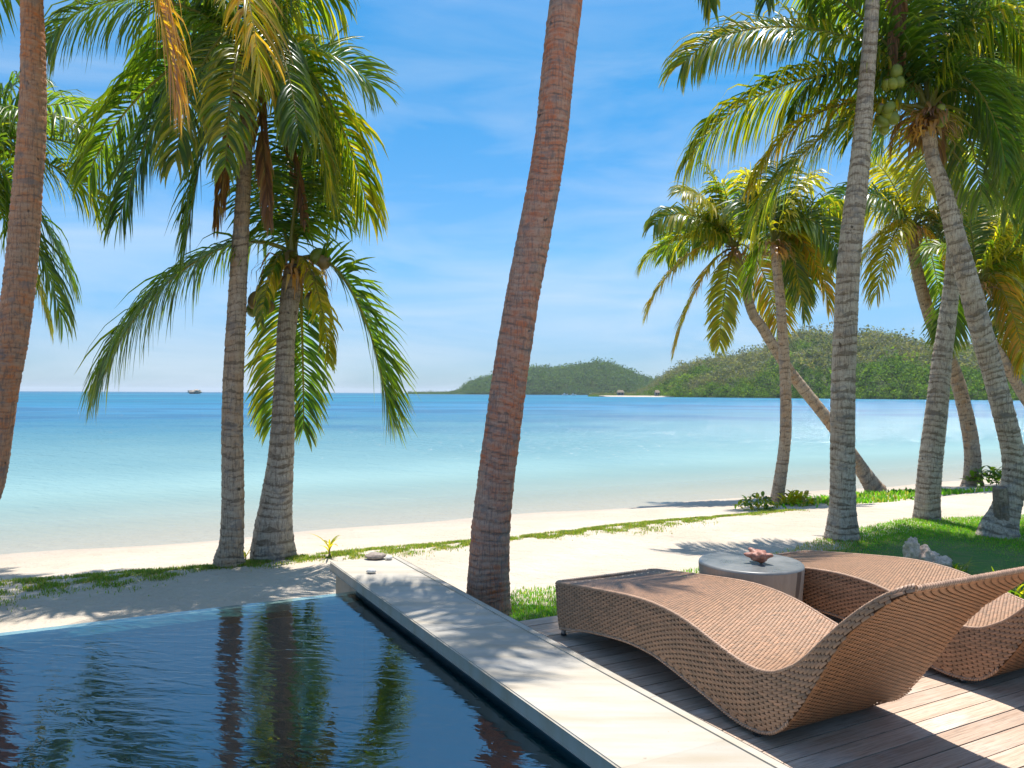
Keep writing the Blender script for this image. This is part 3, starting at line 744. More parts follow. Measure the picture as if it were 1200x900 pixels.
# ------------------------------------------------------------------ palms
GREEN = [(0.065, 0.120, 0.012), (0.085, 0.140, 0.014), (0.052, 0.105, 0.014), (0.11, 0.150, 0.014)]
DEEP = [(0.034, 0.080, 0.014), (0.042, 0.092, 0.014), (0.060, 0.110, 0.013)]
LIME = [(0.22, 0.21, 0.018), (0.18, 0.195, 0.016), (0.28, 0.235, 0.020)]
GOLD = [(0.32, 0.215, 0.024), (0.36, 0.22, 0.03)]
DEAD = [(0.24, 0.13, 0.065), (0.29, 0.17, 0.09), (0.17, 0.095, 0.052)]
def norm(a): return a/np.maximum(np.linalg.norm(a, axis=-1, keepdims=True), 1e-9)
def frond_mesh(P0, P1, arch, seed, pal, droop=0.60, llen=0.80, den=30, roll=0.0, back=0.25, fold=True, dead=False, twist=0.0):
    """P0 crown, P1 tip (world vectors relative to the tree base); arch lifts the middle of the midrib"""
    r_ = np.random.default_rng(seed)
    P0, P1 = np.asarray(P0, float), np.asarray(P1, float)
    up = np.array([0, 0, 1.0]); D = P1-P0
    C1 = P0+D*back+up*arch; C2 = P0+D*0.85+up*arch*0.8
    t = np.linspace(0, 1, 40)[:, None]
    B = (1-t)**3*P0+3*(1-t)**2*t*C1+3*(1-t)*t**2*C2+t**3*P1
    d = np.concatenate([[0], np.cumsum(np.linalg.norm(np.diff(B, axis=0), axis=1))]); Lr = d[-1]
    T = norm(np.gradient(B, axis=0))
    hor = norm(np.cross(T, np.repeat([up], 40, 0)) + 1e-4*np.array([1, 0, 0]))
    # carry the side vector along so that a steep midrib does not flip it
    for i in range(1, 40):
        if hor[i]@hor[i-1] < 0: hor[i] *= -1
    # midrib
    V, Q, CO = [], [], []
    ns = 5; ang = np.linspace(0, 2*PI, ns, endpoint=False)
    nrm = norm(np.cross(hor, T))
    idx = np.arange(0, 40, 3)
    rad = np.interp(idx/39, [0, 0.08, 0.3, 1], [0.045, 0.024, 0.016, 0.004])*min(1.15, Lr/2.6+0.25)
    for k, i in enumerate(idx):
        V.append(B[i]+(hor[i][None]*np.cos(ang)[:, None]*1.3+nrm[i][None]*np.sin(ang)[:, None])*rad[k])
    m = len(idx)
    Q = [[i*ns+j, i*ns+(j+1) % ns, (i+1)*ns+(j+1) % ns, (i+1)*ns+j] for i in range(m-1) for j in range(ns)]
    rc = np.array((0.16, 0.095, 0.045) if dead else (0.20, 0.19, 0.045))
    V = np.concatenate(V); CO = np.repeat([rc], len(V), 0); Q = np.array(Q)
    # leaflets
    n = max(18, int(Lr*den*1.15))
    tl = np.concatenate([np.linspace(0.14, 0.985, n) for _ in (0, 1)]) + r_.normal(0, 0.004, 2*n)
    sg = np.repeat([1.0, -1.0], n)
    keep = r_.random(2*n) > (0.25 if dead else 0.05)
    tl, sg = np.clip(tl[keep], 0.1, 0.995), sg[keep]
    m = len(tl); u = tl*Lr
    g3 = lambda A: np.stack([np.interp(u, d, A[:, i]) for i in range(3)], 1)
    p = g3(B); tt = norm(g3(T)); hh = norm(g3(hor)); nn = norm(np.cross(hh, tt))
    rl = (roll+twist*tl)[:, None]
    hh, nn = hh*np.cos(rl)+nn*np.sin(rl), nn*np.cos(rl)-hh*np.sin(rl)
    a = np.radians(np.interp(tl, [0.1, 0.3, 0.7, 0.92, 1], [74, 67, 58, 47, 30]) + r_.normal(0, 5, m))
    if dead: a = a*0.45
    ll = llen*np.interp(tl, [0.1, 0.22, 0.38, 0.62, 0.85, 1], [0.5, 0.85, 1.0, 1.0, 0.82, 0.50])*r_.uniform(0.82, 1.08, m)
    brk = r_.random(m) < 0.04; ll = np.where(brk, ll*0.5, ll)
    vang = np.radians(r_.normal(16, 8, m))
    dir0 = norm((hh*sg[:, None]*np.cos(vang)[:, None]+nn*np.sin(vang)[:, None])*np.sin(a)[:, None]+tt*np.cos(a)[:, None])
    K = 4
    wbase = (0.0160 if fold else 0.020)*r_.uniform(0.8, 1.15, m)*(0.7 if dead else 1.0)
    pts, cur = [p], p
    dirs = []
    dr = np.clip(droop+r_.normal(0, 0.07, m), 0, 1.0)
    jit = r_.normal(0, 0.06, (m, 3))
    for k in range(K):
        f = (dr*((k+0.6)/K)**0.8)[:, None]
        dk = norm(dir0*(1-f)+f*np.array([0, 0, -1.0])*1.15+jit*(k/K))
        cur = cur+dk*(ll/K)[:, None]; pts.append(cur); dirs.append(dk)
    pts = np.stack(pts, 1)                                  # m, K+1, 3
    dirs = np.stack(dirs+[dirs[-1]], 1)
    wn = norm(np.cross(dirs, nn[:, None]+0.35*tt[:, None]+r_.normal(0, 0.25, (m, 1, 3))))   # width direction
    ff = norm(np.cross(wn, dirs))
    prof = np.array([0.45, 1.0, 0.95, 0.66, 0.05])[None, :, None]*wbase[:, None, None]
    if fold:
        c0 = pts-wn*prof+ff*prof*0.35; c1 = pts; c2 = pts+wn*prof+ff*prof*0.35
        LV = np.stack([c0, c1, c2], 2).reshape(-1, 3); st = 3
        loc = np.array([[3*k+e, 3*k+e+1, 3*k+e+4, 3*k+e+3] for k in range(K) for e in (0, 1)])
    else:
        LV = np.stack([pts-wn*prof, pts+wn*prof], 2).reshape(-1, 3); st = 2
        loc = np.array([[2*k, 2*k+1, 2*k+3, 2*k+2] for k in range(K)])
    per = (K+1)*st
    LQ = (np.arange(m)*per)[:, None, None]+loc[None]+len(V)
    pal = np.array(pal); base = pal[r_.integers(0, len(pal), m)]*r_.uniform(0.8, 1.2, (m, 1))
    tipc = np.array((0.13, 0.085, 0.04)) if dead else np.array((0.24, 0.17, 0.045))
    kk = np.linspace(0, 1, K+1)[None, :, None]
    amt = (r_.random((m, 1, 1))*0.42+0.10)*(0.3+0.7*tl[:, None, None])
    cl = base[:, None]*(1-amt*kk**2.2)+tipc*amt*kk**2.2
    cl = np.repeat(cl[:, :, None], st, 2).reshape(-1, 3)
    return npmesh('frond', np.concatenate([V, LV]), np.concatenate([Q, LQ.reshape(-1, 4)]), col=np.concatenate([CO, cl]))

def trunk_mesh(path, seed, ring=0.085, amp=0.010, seg=30, step=0.013):
    """path: rows of (x, y, z, radius) from the base up, relative to the base"""
    r_ = np.random.default_rng(seed)
    path = np.asarray(path, float)
    n0 = int(np.sum(np.linalg.norm(np.diff(path[:, :3], axis=0), axis=1))/step)+2
    c = smooth_curve(path, n0)
    d = np.concatenate([[0], np.cumsum(np.linalg.norm(np.diff(c[:, :3], axis=0), axis=1))])
    T = norm(np.gradient(c[:, :3], axis=0)); X = norm(np.cross(np.array([0, 1.0, 0]), T)); Y = np.cross(T, X)
    a = np.linspace(0, 2*PI, seg, endpoint=False)
    # irregular ring lines
    edges = [0]
    while edges[-1] < d[-1]+0.5: edges.append(edges[-1]+ring*r_.choice([0.55, 0.8, 1.0, 1.25, 1.6])*r_.uniform(0.85, 1.15))
    edges = np.array(edges)
    A, U = np.meshgrid(a, d)
    wob = 0.016*np.sin(A+U*1.3+r_.uniform(0, 6))+0.010*np.sin(2*A-U*2.1)+0.006*np.sin(3*A+U*5)
    U2 = np.clip(U+wob, 0, None)
    k = np.clip(np.searchsorted(edges, U2.ravel(), 'right')-1, 0, len(edges)-2).reshape(U2.shape)
    fr = (U2-edges[k])/(edges[k+1]-edges[k]); gap = (edges[k+1]-edges[k])
    crease = np.exp(-(fr*gap/0.009)**2)+np.exp(-((1-fr)*gap/0.006)**2)
    hk = r_.uniform(0.5, 1.3, len(edges))[k]
    rad = c[:, 3][:, None]*(1+0.02*np.sin(A*2+U*0.8)+0.014*np.sin(A*5-U*1.7)) + amp*hk*(1-fr)*0.9 - amp*0.9*crease*hk
    rad += 0.003*np.sin(A*13+np.sin(U*9)*2)*np.sin(U*21+A*4) + 0.006*np.sin(U*3.1+A+r_.uniform(0, 6)) + 0.0022*r_.normal(0, 1, A.shape)
    foot = np.exp(-d/0.22)[:, None]
    rad = rad*(1+foot*(0.10+0.07*np.sin(A*6+1)+0.05*np.sin(A*11)))
    P = c[:, None, :3]+X[:, None]*np.cos(A)[..., None]*rad[..., None]+Y[:, None]*np.sin(A)[..., None]*rad[..., None]
    n = len(d)
    i, j = np.meshgrid(np.arange(n-1), np.arange(seg), indexing='ij')
    q = np.stack([i*seg+j, i*seg+(j+1) % seg, (i+1)*seg+(j+1) % seg, (i+1)*seg+j], -1).reshape(-1, 4)
    return npmesh('trunk', P.reshape(-1, 3), q, smooth=True, attrs={'crease': np.clip(crease, 0, 1), 'phase': fr})

def coconut_mesh(seed, r=0.085, col=(0.16, 0.17, 0.03)):
    r_ = np.random.default_rng(seed)
    u = np.linspace(0, PI, 9); a = np.linspace(0, 2*PI, 12, endpoint=False)
    U, A = np.meshgrid(u, a, indexing='ij')
    rr = r*np.sin(U)*(1+0.07*np.cos(3*A))
    z = -r*1.28*np.cos(U)
    V = np.stack([rr*np.cos(A), rr*np.sin(A), z], -1).reshape(-1, 3)
    i, j = np.meshgrid(np.arange(8), np.arange(12), indexing='ij')
    q = np.stack([i*12+j, i*12+(j+1) % 12, (i+1)*12+(j+1) % 12, (i+1)*12+j], -1).reshape(-1, 4)
    c = np.repeat([col], len(V), 0)*(0.9+0.2*r_.random((len(V), 1)))
    top = (U.ravel() > 2.7)[:, None]; c = np.where(top, np.array((0.13, 0.09, 0.05)), c)
    return npmesh('coconut', V, q, col=c, smooth=True)
NUT_G = coconut_mesh(1, 0.075, (0.15, 0.18, 0.022)); NUT_B = coconut_mesh(2, 0.08, (0.22, 0.15, 0.05)); NUT_L = coconut_mesh(3, 0.066, (0.21, 0.23, 0.025))
for m_ in (NUT_G, NUT_B, NUT_L): m_.materials.append(M_NUT)

def strips(n, base, spread, length, width, seed, pal, down=1.0, up=0.0):
    """a bunch of limp strips hanging round a point (leaf sheath fibre, dead inflorescences)"""
    r_ = np.random.default_rng(seed)
    a = r_.uniform(0, 2*PI, n); p = np.asarray(base)[None]+np.stack([np.cos(a)*spread, np.sin(a)*spread, r_.uniform(-0.12, 0.18, n)], 1)
    d = norm(np.stack([np.cos(a), np.sin(a), r_.uniform(0.1, 0.9, n)*up+0.05], 1)); K = 4
    ll = length*r_.uniform(0.4, 1.1, n); pts = [p]; cur = p; side = np.stack([-np.sin(a), np.cos(a), r_.normal(0, 0.2, n)], 1)
    for k in range(K):
        f = min(1, down*(k+1)/K); dk = norm(d*(1-f)+np.array([0, 0, -1])*f+r_.normal(0, 0.13, (n, 3)))
        cur = cur+dk*(ll/K)[:, None]; pts.append(cur)
    pts = np.stack(pts, 1); w_ = (width*r_.uniform(0.5, 1.2, n))[:, None, None]*np.array([1, 1, 0.8, 0.55, 0.1])[None, :, None]
    V = np.stack([pts-side[:, None]*w_, pts+side[:, None]*w_], 2).reshape(-1, 3)
    Q = (np.arange(n)*10)[:, None, None]+np.array([[2*k, 2*k+1, 2*k+3, 2*k+2] for k in range(4)])[None]
    c = np.repeat(np.array(pal)[r_.integers(0, len(pal), n)]*r_.uniform(0.7, 1.25, (n, 1)), 10, 0)
    return V, Q.reshape(-1, 4), c

FSEED = [100]
def palm(label, base, Y, pix, crown, mat, fronds, group='coconut palms along the beach', ring=0.085, amp=0.006, seg=30, step=0.013,
         rad_fix=0.88, nuts=(), fibre=60, fibre_len=0.45, extra=0, ext_pal=GREEN, ext_len=2.2, fold=True, llen=0.78, den=32, ext_seed=1, squash=False, arch_k=1.0):
    """base: ground height; pix: (px, py, width px) up the trunk at distance Y; crown: px, py of the heart; fronds: (tip px, tip py, dY, arch, palette, kw)"""
    pts = []
    for q in pix:
        dy = q[3] if len(q) > 3 else 0.0
        p_ = at(q[0], q[1], Y+dy); pts.append((*p_, q[2]*Y/F/2*rad_fix))
    pts = np.array(pts)
    b0 = pts[0, :3].copy(); b0[2] = base
    t = empty('palm_tree', b0); tag(t, label, 'palm tree', group)
    rel = pts.copy(); rel[:, :3] -= b0
    if rel[0, 2] > -0.02:                                     # sink the foot a little
        rel = np.vstack([[rel[0, 0], rel[0, 1], -0.06, rel[0, 3]*1.06], rel]) if rel[0, 2] > 0.04 else rel
        rel[0, 2] = -0.06
    cdy = crown[2] if len(crown) > 2 else 0.0
    cw = at(crown[0], crown[1], Y+cdy)-b0
    top = np.array([*(cw-np.array([0, 0, 0.05])), rel[-1, 3]*1.05])
    rel = np.vstack([rel, top])
    link('trunk', trunk_mesh(rel, FSEED[0], ring, amp, seg, step), mat, t)
    # fibrous leaf sheaths at the heart
    r0 = rel[-1, 3]
    v_, q_, c_ = strips(fibre, cw-np.array([0, 0, 0.12]), r0*1.0, fibre_len, 0.028, FSEED[0]+5, DEAD+[(0.2, 0.14, 0.08)], 0.9, 0.6)
    link('leaf_sheath', npmesh('leaf_sheath', v_, q_, col=c_), M_LEAF, t)
    lst = [f for f in fronds if not (squash and f[2] is not None and f[2] < -1.0)]
    r_ = random.Random(ext_seed)
    for k in range(extra):                                    # fronds the photo shows only in part
        az = 2*PI*(k/extra)+r_.uniform(-0.25, 0.25); el = r_.choice([0.75, 0.45, 0.1, -0.3])
        ln = ext_len*r_.uniform(0.8, 1.1)
        tip = cw+np.array([math.cos(az)*math.cos(el)*ln, math.sin(az)*math.cos(el)*ln, math.sin(el)*ln-0.25])
        lst.append((tip, None, None, 0.28*ln*r_.uniform(0.7, 1.2), ext_pal, {}))
    for k, f in enumerate(lst):
        FSEED[0] += 1
        kw = dict(llen=llen, den=den, fold=fold, roll=r_.gauss(0, 0.35), twist=r_.gauss(0, 0.5)); kw.update(f[5])
        st = kw.pop('start', None)
        p0 = cw+np.array([r_.uniform(-1, 1)*r0*0.5, r_.uniform(-1, 1)*r0*0.5, r_.uniform(-0.05, 0.12)])
        if st is not None: p0 = at(st[0], st[1], Y+st[2])-b0
        p1 = f[0] if f[1] is None else at(f[0], f[1], Y+(f[2] if not squash else f[2]*(0.55 if f[2] < -0.7 else 1)))-b0
        if kw.get('dead') and 'llen' not in f[5]: kw['llen'] = llen*0.6
        link('dead_frond' if kw.get('dead') else 'frond', frond_mesh(p0, p1, f[3]*arch_k, FSEED[0], f[4], **kw), M_LEAF, t)
    for k, q in enumerate(nuts):
        me = {'g': NUT_G, 'b': NUT_B, 'l': NUT_L}[q[3]]
        o_ = bpy.data.objects.new('coconut', me); C.objects.link(o_); o_.parent = t
        o_.location = at(q[0], q[1], Y+q[2])-b0
        o_.rotation_euler = (r_.uniform(-0.7, 0.7), r_.uniform(-0.7, 0.7), r_.uniform(0, 6)); s_ = r_.uniform(0.85, 1.12); o_.scale = (s_, s_, s_)
    return t

# --- A: leaning trunk at the left edge
palm('orange brown leaning palm trunk cut off by the left edge of the photo', -0.42, 6.6,
     [(-100, 735, 62), (-78, 700, 52), (-42, 620, 46), (-16, 560, 43), (2, 460, 40.5), (13, 400, 39), (22, 330, 38), (32, 230, 35.5), (38, 150, 33.5), (38, 70, 30), (37, 0, 27), (38, -80, 25)],
     (46, -170), M_TR_ORG,
     [(206, 108, -0.5, 0.75, GOLD+DEAD, dict(droop=0.85, start=(110, -120, 0))),
      (-60, 30, 0.2, 0.6, GREEN, {}), (170, -260, 0.3, 0.4, GREEN, {}), (-90, -260, 0.0, 0.5, GREEN, {}), (60, -60, -1.7, 0.6, GREEN, {}), (30, -60, 1.8, 0.6, GREEN, {}),
      (-120, -90, 1.0, 0.6, LIME, {})],
     ring=0.05, amp=0.004, fibre=30)

# --- B: tall palm, left pair
palm('tall slender palm with hanging dead fronds, left of the pair beyond the pool', -0.44, 8.55,
     [(268, 667, 42), (268, 655, 36), (271, 630, 29), (273, 560, 27.5), (273, 500, 26.5), (274, 420, 25), (278, 350, 23), (283, 270, 20), (286, 200, 18), (290, 120, 17)],
     (291, 62), M_TR_BRN,
     [(57, 48, 0.0, 0.75, GREEN, dict(droop=0.85, llen=1.0, back=0.35)),
      (104, 205, 0.2, 0.75, GREEN, dict(droop=0.8)),
      (140, 255, -0.2, 0.9, DEEP, dict(droop=0.8)),
      (218, 286, -0.4, 0.95, DEEP, dict(droop=0.65)),
      (205, 190, -0.8, 0.95, LIME+GREEN, dict(droop=0.85, llen=0.6)),
      (264, 196, -1.2, 0.75, LIME+GREEN, dict(droop=0.7, llen=0.5)),
      (384, 222, -0.4, 1.15, GREEN+LIME, dict(droop=0.85)),
      (432, 250, 0.0, 1.05, LIME+GREEN, dict(droop=0.75)),
      (400, 250, 0.8, 0.9, DEEP, dict(droop=0.8)),
      (437, 102, 0.9, 0.35, GREEN, dict(droop=0.45)),
      (398, 2, 0.2, 0.45, GREEN+LIME, dict(droop=0.85)),
      (350, 160, -1.0, 0.9, DEEP+GREEN, dict(droop=0.9, llen=0.6)),
      (304, 88, -1.2, 0.75, GOLD+LIME, dict(droop=0.7, start=(258, -30, -0.3))),
      (170, 100, 1.2, 0.75, DEEP, dict(droop=0.85)),
      (220, -70, 0.3, 0.4, GREEN, {}), (330, -110, 0.3, 0.3, GREEN, {}), (150, -50, -0.4, 0.45, GREEN, dict(droop=0.9)), (420, -70, 0.4, 0.45, GREEN, {}),
      (280, -120, 0.6, 0.2, GREEN, {}), (240, 90, 1.8, 0.8, DEEP, {}), (360, 110, 1.8, 0.8, DEEP, {}),
      (254, 262, 0.1, 0.28, DEAD, dict(dead=True, droop=0.95, llen=0.42)), (264, 240, -0.35, 0.35, DEAD, dict(dead=True, droop=0.95, llen=0.4)),
      (316, 262, -0.25, 0.30, DEAD, dict(dead=True, droop=0.95, llen=0.42)),
      (358, 258, 0.3, 0.55, DEAD, dict(dead=True, droop=0.95, llen=0.38))],
     nuts=[(268, 70, -0.3, 'g'), (276, 88, -0.35, 'b'), (312, 86, -0.3, 'g'), (272, 52, -0.3, 'g'), (304, 100, -0.3, 'b')], fibre=90, fibre_len=0.7)

# --- C: short bulbous palm, left pair
palm('short palm with a swollen base and coconuts, right of the pair beyond the pool', -0.44, 8.95,
     [(320, 657, 54), (320, 645, 54), (321, 620, 48), (324, 590, 41), (328, 550, 34), (331, 500, 29), (333, 450, 25), (335, 410, 23), (337, 380, 24)],
     (344, 305), M_TR_GREY,
     [(119, 446, -0.2, 1.0, DEEP+GREEN, dict(droop=0.72, llen=1.1, back=0.3, den=46, roll=0.15, twist=0.1)),
      (456, 486, -0.3, 1.05, DEEP+GREEN, dict(droop=0.4, llen=0.9, back=0.4, roll=0.5, den=44, twist=0.1)),
      (318, 500, 0.5, 0.6, GREEN+LIME, dict(droop=0.6, llen=0.55)), (356, 505, 0.6, 0.6, DEEP, dict(droop=0.6, llen=0.55)),
      (386, 422, -0.7, 0.5, LIME, dict(droop=0.75, llen=0.34)), (306, 376, -0.5, 0.45, LIME+GREEN, dict(droop=0.85, llen=0.26)),
      (300, 190, 0.5, 0.3, DEEP, {}), (352, 150, 0.4, 0.2, DEEP, {}), (362, 130, -0.3, 0.2, GREEN, {}), (388, 190, 0.3, 0.3, DEEP, {})],
     nuts=[(300, 352, -0.25, 'b'), (308, 344, -0.3, 'g'), (297, 362, -0.2, 'g'), (362, 327, -0.3, 'b'), (370, 330, -0.25, 'g'), (368, 352, -0.2, 'b'), (376, 346, -0.25, 'b'),
           (362, 354, -0.25, 'g'), (372, 300, -0.1, 'g'), (380, 306, -0.1, 'b'), (312, 358, -0.2, 'b'), (374, 360, -0.2, 'g')], fibre=80, fibre_len=0.6)

# --- D: main leaning trunk
palm('reddish brown leaning palm trunk rising from behind the coping, its crown above the photo', -0.36, 6.45,
     [(571, 728, 56), (572, 700, 55), (575, 640, 51), (581, 570, 48), (594, 460, 45.5), (609, 370, 44), (620, 310, 43.5), (634, 230, 43), (646, 155, 43), (656, 70, 43.5), (664, 0, 44), (673, -90, 42, 0.1), (683, -190, 37, 0.5)],
     (688, -250, 0.9), M_TR_RED,
     [(833, 14, 0.2, 1.3, LIME+GREEN, dict(droop=0.85, llen=0.42)), (520, -70, 0.9, 1.0, GREEN, {}), (850, -110, 1.0, 1.0, GREEN, {}), (470, -200, 1.5, 0.8, GREEN, {}), (930, -200, 1.2, 0.8, GREEN, {}),
      (610, -90, 2.7, 0.9, GREEN, {}), (760, -100, 2.9, 0.9, GREEN, {}), (560, -420, -0.6, 0.5, GREEN, {}), (800, -420, 0.2, 0.4, GREEN, {}), (690, -480, 0.5, 0.2, GREEN, {}), (640, -300, -0.8, 0.9, GREEN, {})],
     ring=0.055, amp=0.0045, seg=44, fibre=30)

# --- L: palm beyond the left edge
palm('palm mostly outside the left edge, green fronds reaching in behind the orange trunk', -0.44, 9.6,
     [(-90, 640, 40), (-80, 500, 30), (-60, 350, 25), (-45, 250, 22)], (-40, 185), M_TR_BRN,
     [(93, 152, -0.2, 0.75, GREEN, dict(droop=0.75)), (122, 243, 0.0, 0.75, GREEN+LIME, dict(droop=0.8)), (72, 372, -0.2, 0.95, GREEN, dict(droop=0.8)),
      (58, 384, 0.4, 0.9, LIME, dict(droop=0.8, llen=0.5)), (84, 330, 0.6, 0.9, DEEP, dict(droop=0.75)), (40, 90, 0.3, 0.5, DEEP, dict(droop=0.6)), (20, 240, -0.9, 0.7, GREEN, {}),
      (20, 320, -0.5, 0.9, DEEP, {})],
     extra=7, ext_len=1.8, ext_seed=5, arch_k=0.6)

# --- E: front right trunk
palm('tall straight grey ringed palm trunk standing at the lawn corner behind the drum table', -0.335, 9.95,
     [(987, 632, 45), (987, 620, 40), (987, 590, 33), (987, 540, 30.5), (988, 480, 30), (989, 420, 29), (992, 350, 28.5), (998, 280, 28), (1004, 220, 26), (1012, 140, 22), (1018, 70, 19), (1022, 0, 17.5), (1028, -90, 17), (1035, -200, 16)],
     (1040, -300), M_TR_GREY,
     [(897, 6, 0.5, 1.1, GREEN+DEEP, dict(droop=0.8, llen=0.62)), (1046, 92, 0.25, 0.9, DEAD, dict(dead=True, droop=0.95)), (1056, 80, 0.3, 0.9, DEAD, dict(dead=True, droop=0.95)),
      (960, 20, 0.9, 1.0, DEEP, dict(droop=0.8)), (1160, -30, 0.6, 1.0, DEEP, dict(droop=0.8)), (1230, -150, -0.4, 0.8, GREEN, {}), (1110, -30, 1.0, 1.0, GREEN, {}),
      (850, -220, 0.6, 0.6, GREEN, {}), (900, -130, -1.4, 0.8, GREEN, {}), (1220, -280, 0.8, 0.6, GREEN, {}), (960, -480, 0.2, 0.3, GREEN, {}), (1030, -60, 1.9, 0.8, GREEN, {})],
     ring=0.095, amp=0.006, seg=36)

# --- F: curved trunk with nuts
fpal = palm('curved ringed palm with green coconuts and a cut stub', -0.335, 10.2,
     [(1170, 633, 52), (1172, 618, 44), (1179, 596, 35), (1187, 565, 29), (1187, 535, 27), (1178, 490, 26), (1165, 440, 25.5), (1150, 390, 26), (1137, 340, 25.5), (1124, 290, 24), (1113, 250, 21), (1101, 210, 18), (1092, 185, 17)],
     (1087, 135), M_TR_GREY,
     [(798, 78, 0.9, 0.95, GREEN+LIME, dict(droop=0.72, llen=0.95, back=0.3, start=(1078, 95, 0.2), den=40)),
      (806, 190, 0.7, 1.0, LIME+GREEN, dict(droop=0.85, llen=1.1, back=0.35, start=(1080, 110, 0.2), den=42)),
      (884, 262, 0.7, 0.9, GREEN+LIME, dict(droop=0.8, llen=1.0, back=0.3, den=34)),
      (878, 222, 0.5, 1.0, LIME+GOLD, dict(droop=0.9, llen=0.6, back=0.4)),
      (930, 130, 0.7, 1.0, DEEP, dict(droop=0.9, llen=0.8)),
      (1204, 62, -0.2, 1.1, LIME+GREEN, dict(droop=0.85, llen=0.85, back=0.3, den=38, roll=0.2)),
      (1178, 190, -0.3, 1.15, DEEP, dict(droop=0.6)), (1216, 240, 0.1, 1.2, DEEP+GREEN, dict(droop=0.6)), (1150, 230, 0.5, 1.1, GREEN, dict(droop=0.8)),
      (1000, -60, 0.3, 0.5, GREEN, {}), (1060, -90, 0.5, 0.3, DEEP, {}), (1130, -80, 0.3, 0.35, DEEP, {}), (1200, -40, 0.2, 0.6, DEEP, {}), (930, -10, 0.5, 0.7, GREEN, {}),
      (1000, 160, 1.3, 0.9, DEEP, {}), (1190, 120, 1.0, 0.9, DEEP, {}),
      (1085, 215, 0.9, 0.5, LIME, {}), (1045, 170, 0.4, 0.4, DEAD, dict(dead=True, droop=0.9)), (1100, 180, 0.4, 0.5, DEAD, dict(dead=True, droop=0.9))],
     nuts=[(1046, 98, -0.25, 'l'), (1053, 96, -0.25, 'g'), (1039, 100, -0.2, 'l'), (1050, 84, -0.25, 'g'), (1032, 128, -0.2, 'l'), (1040, 134, -0.25, 'l'), (1046, 138, -0.25, 'g'), (1034, 142, -0.2, 'g'),
           (1042, 126, -0.3, 'g'), (1102, 128, -0.2, 'l'), (1108, 136, -0.15, 'l'), (1104, 142, -0.2, 'g'), (1036, 152, -0.15, 'l')],
     ring=0.10, amp=0.006, seg=36, fibre=130, fibre_len=0.5)
bm = bmesh.new()
bmesh.ops.create_cone(bm, cap_ends=True, segments=16, radius1=0.10, radius2=0.085, depth=0.42)
bmesh.ops.bevel(bm, geom=[e for e in bm.edges], offset=0.008, segments=1, affect='EDGES')
for q in bm.verts: q.co += Vector((random.uniform(-0.006, 0.006), random.uniform(-0.006, 0.006), random.uniform(-0.012, 0.012)))
st = bmesh_obj('cut_stub', bm, M_TR_GREY, fpal)
st.location = at(1173, 590, 10.1)-np.array(fpal.location); st.rotation_euler = (0.05, -0.12, 0)

# --- G: second ringed trunk right
palm('grey white palm trunk rising from the shaded lawn, crossing behind the curved palm', -0.335, 11.6,
     [(1086, 609, 34), (1087, 590, 31), (1091, 540, 29), (1096, 490, 27), (1103, 430, 24), (1110, 380, 21), (1116, 320, 18.5), (1120, 250, 17), (1119, 180, 15.5), (1116, 120, 15)],
     (1114, 45), M_TR_GREY,
     [(1215, 160, -0.2, 1.0, DEEP+GREEN, dict(droop=0.65)), (1180, 250, 0.4, 1.1, GREEN, dict(droop=0.7)), (1240, 60, 0.2, 0.8, GREEN, {}), (1260, 220, -0.3, 1.2, DEEP, dict(droop=0.75)),
      (1000, 90, 0.8, 0.8, DEEP, {}), (1030, 180, 0.6, 0.9, GREEN, {}), (1060, -60, 0.5, 0.3, DEEP, {}), (1190, -60, 0.4, 0.5, DEEP, {}), 
      (1200, 100, 0.9, 0.8, LIME, {}), (960, 20, 0.6, 0.7, GREEN, {}), (1225, 310, 0.2, 1.3, DEEP, dict(droop=0.7))],
     ring=0.10, amp=0.006, seg=32)

# --- H: brown palm further back on the beach
palm('brown palm near the waterline whose golden green crown hangs behind the two grey trunks', -0.62, 18.3,
     [(1140, 571, 30), (1140, 560, 23), (1139, 530, 19.5), (1133, 490, 18), (1123, 450, 17), (1111, 420, 16.5), (1097, 390, 16), (1083, 350, 15), (1074, 315, 14)],
     (1067, 268), M_TR_BRN,
     [(972, 244, 0.0, 1.3, DEEP+GREEN, dict(droop=0.7)), (1000, 262, 0.6, 1.0, LIME, {}), (1027, 345, -0.6, 1.5, LIME, dict(droop=0.7)), (1003, 330, 0.0, 1.5, GOLD+LIME, {}),
      (1150, 330, 0.2, 1.5, LIME+GREEN, {}), (1188, 300, 0.0, 1.6, LIME+GOLD, {}), (1178, 252, 0.4, 1.2, GREEN+LIME, {}), (1130, 190, 0.4, 0.8, LIME, {}), (1076, 180, 0.5, 0.5, LIME+GREEN, {}),
      (1020, 192, 0.3, 0.9, LIME, {}), (1050, 350, -1.4, 1.4, LIME, {}), (1085, 350, -1.5, 1.5, DEEP, {}), (1100, 345, 1.2, 1.4, GREEN, {}), (1120, 360, -0.5, 1.6, GOLD, {}), (1060, 215, -1.6, 1.0, LIME+GOLD, {}),
      (1105, 225, -1.4, 1.2, LIME, {}), (1212, 345, 0.0, 1.8, GREEN, {}), (1044, 200, 1.4, 0.8, GREEN, {})],
     ring=0.12, amp=0.006, seg=24, step=0.02, llen=0.85, den=30, fold=False, squash=True, arch_k=0.62, fibre=60, fibre_len=0.6)

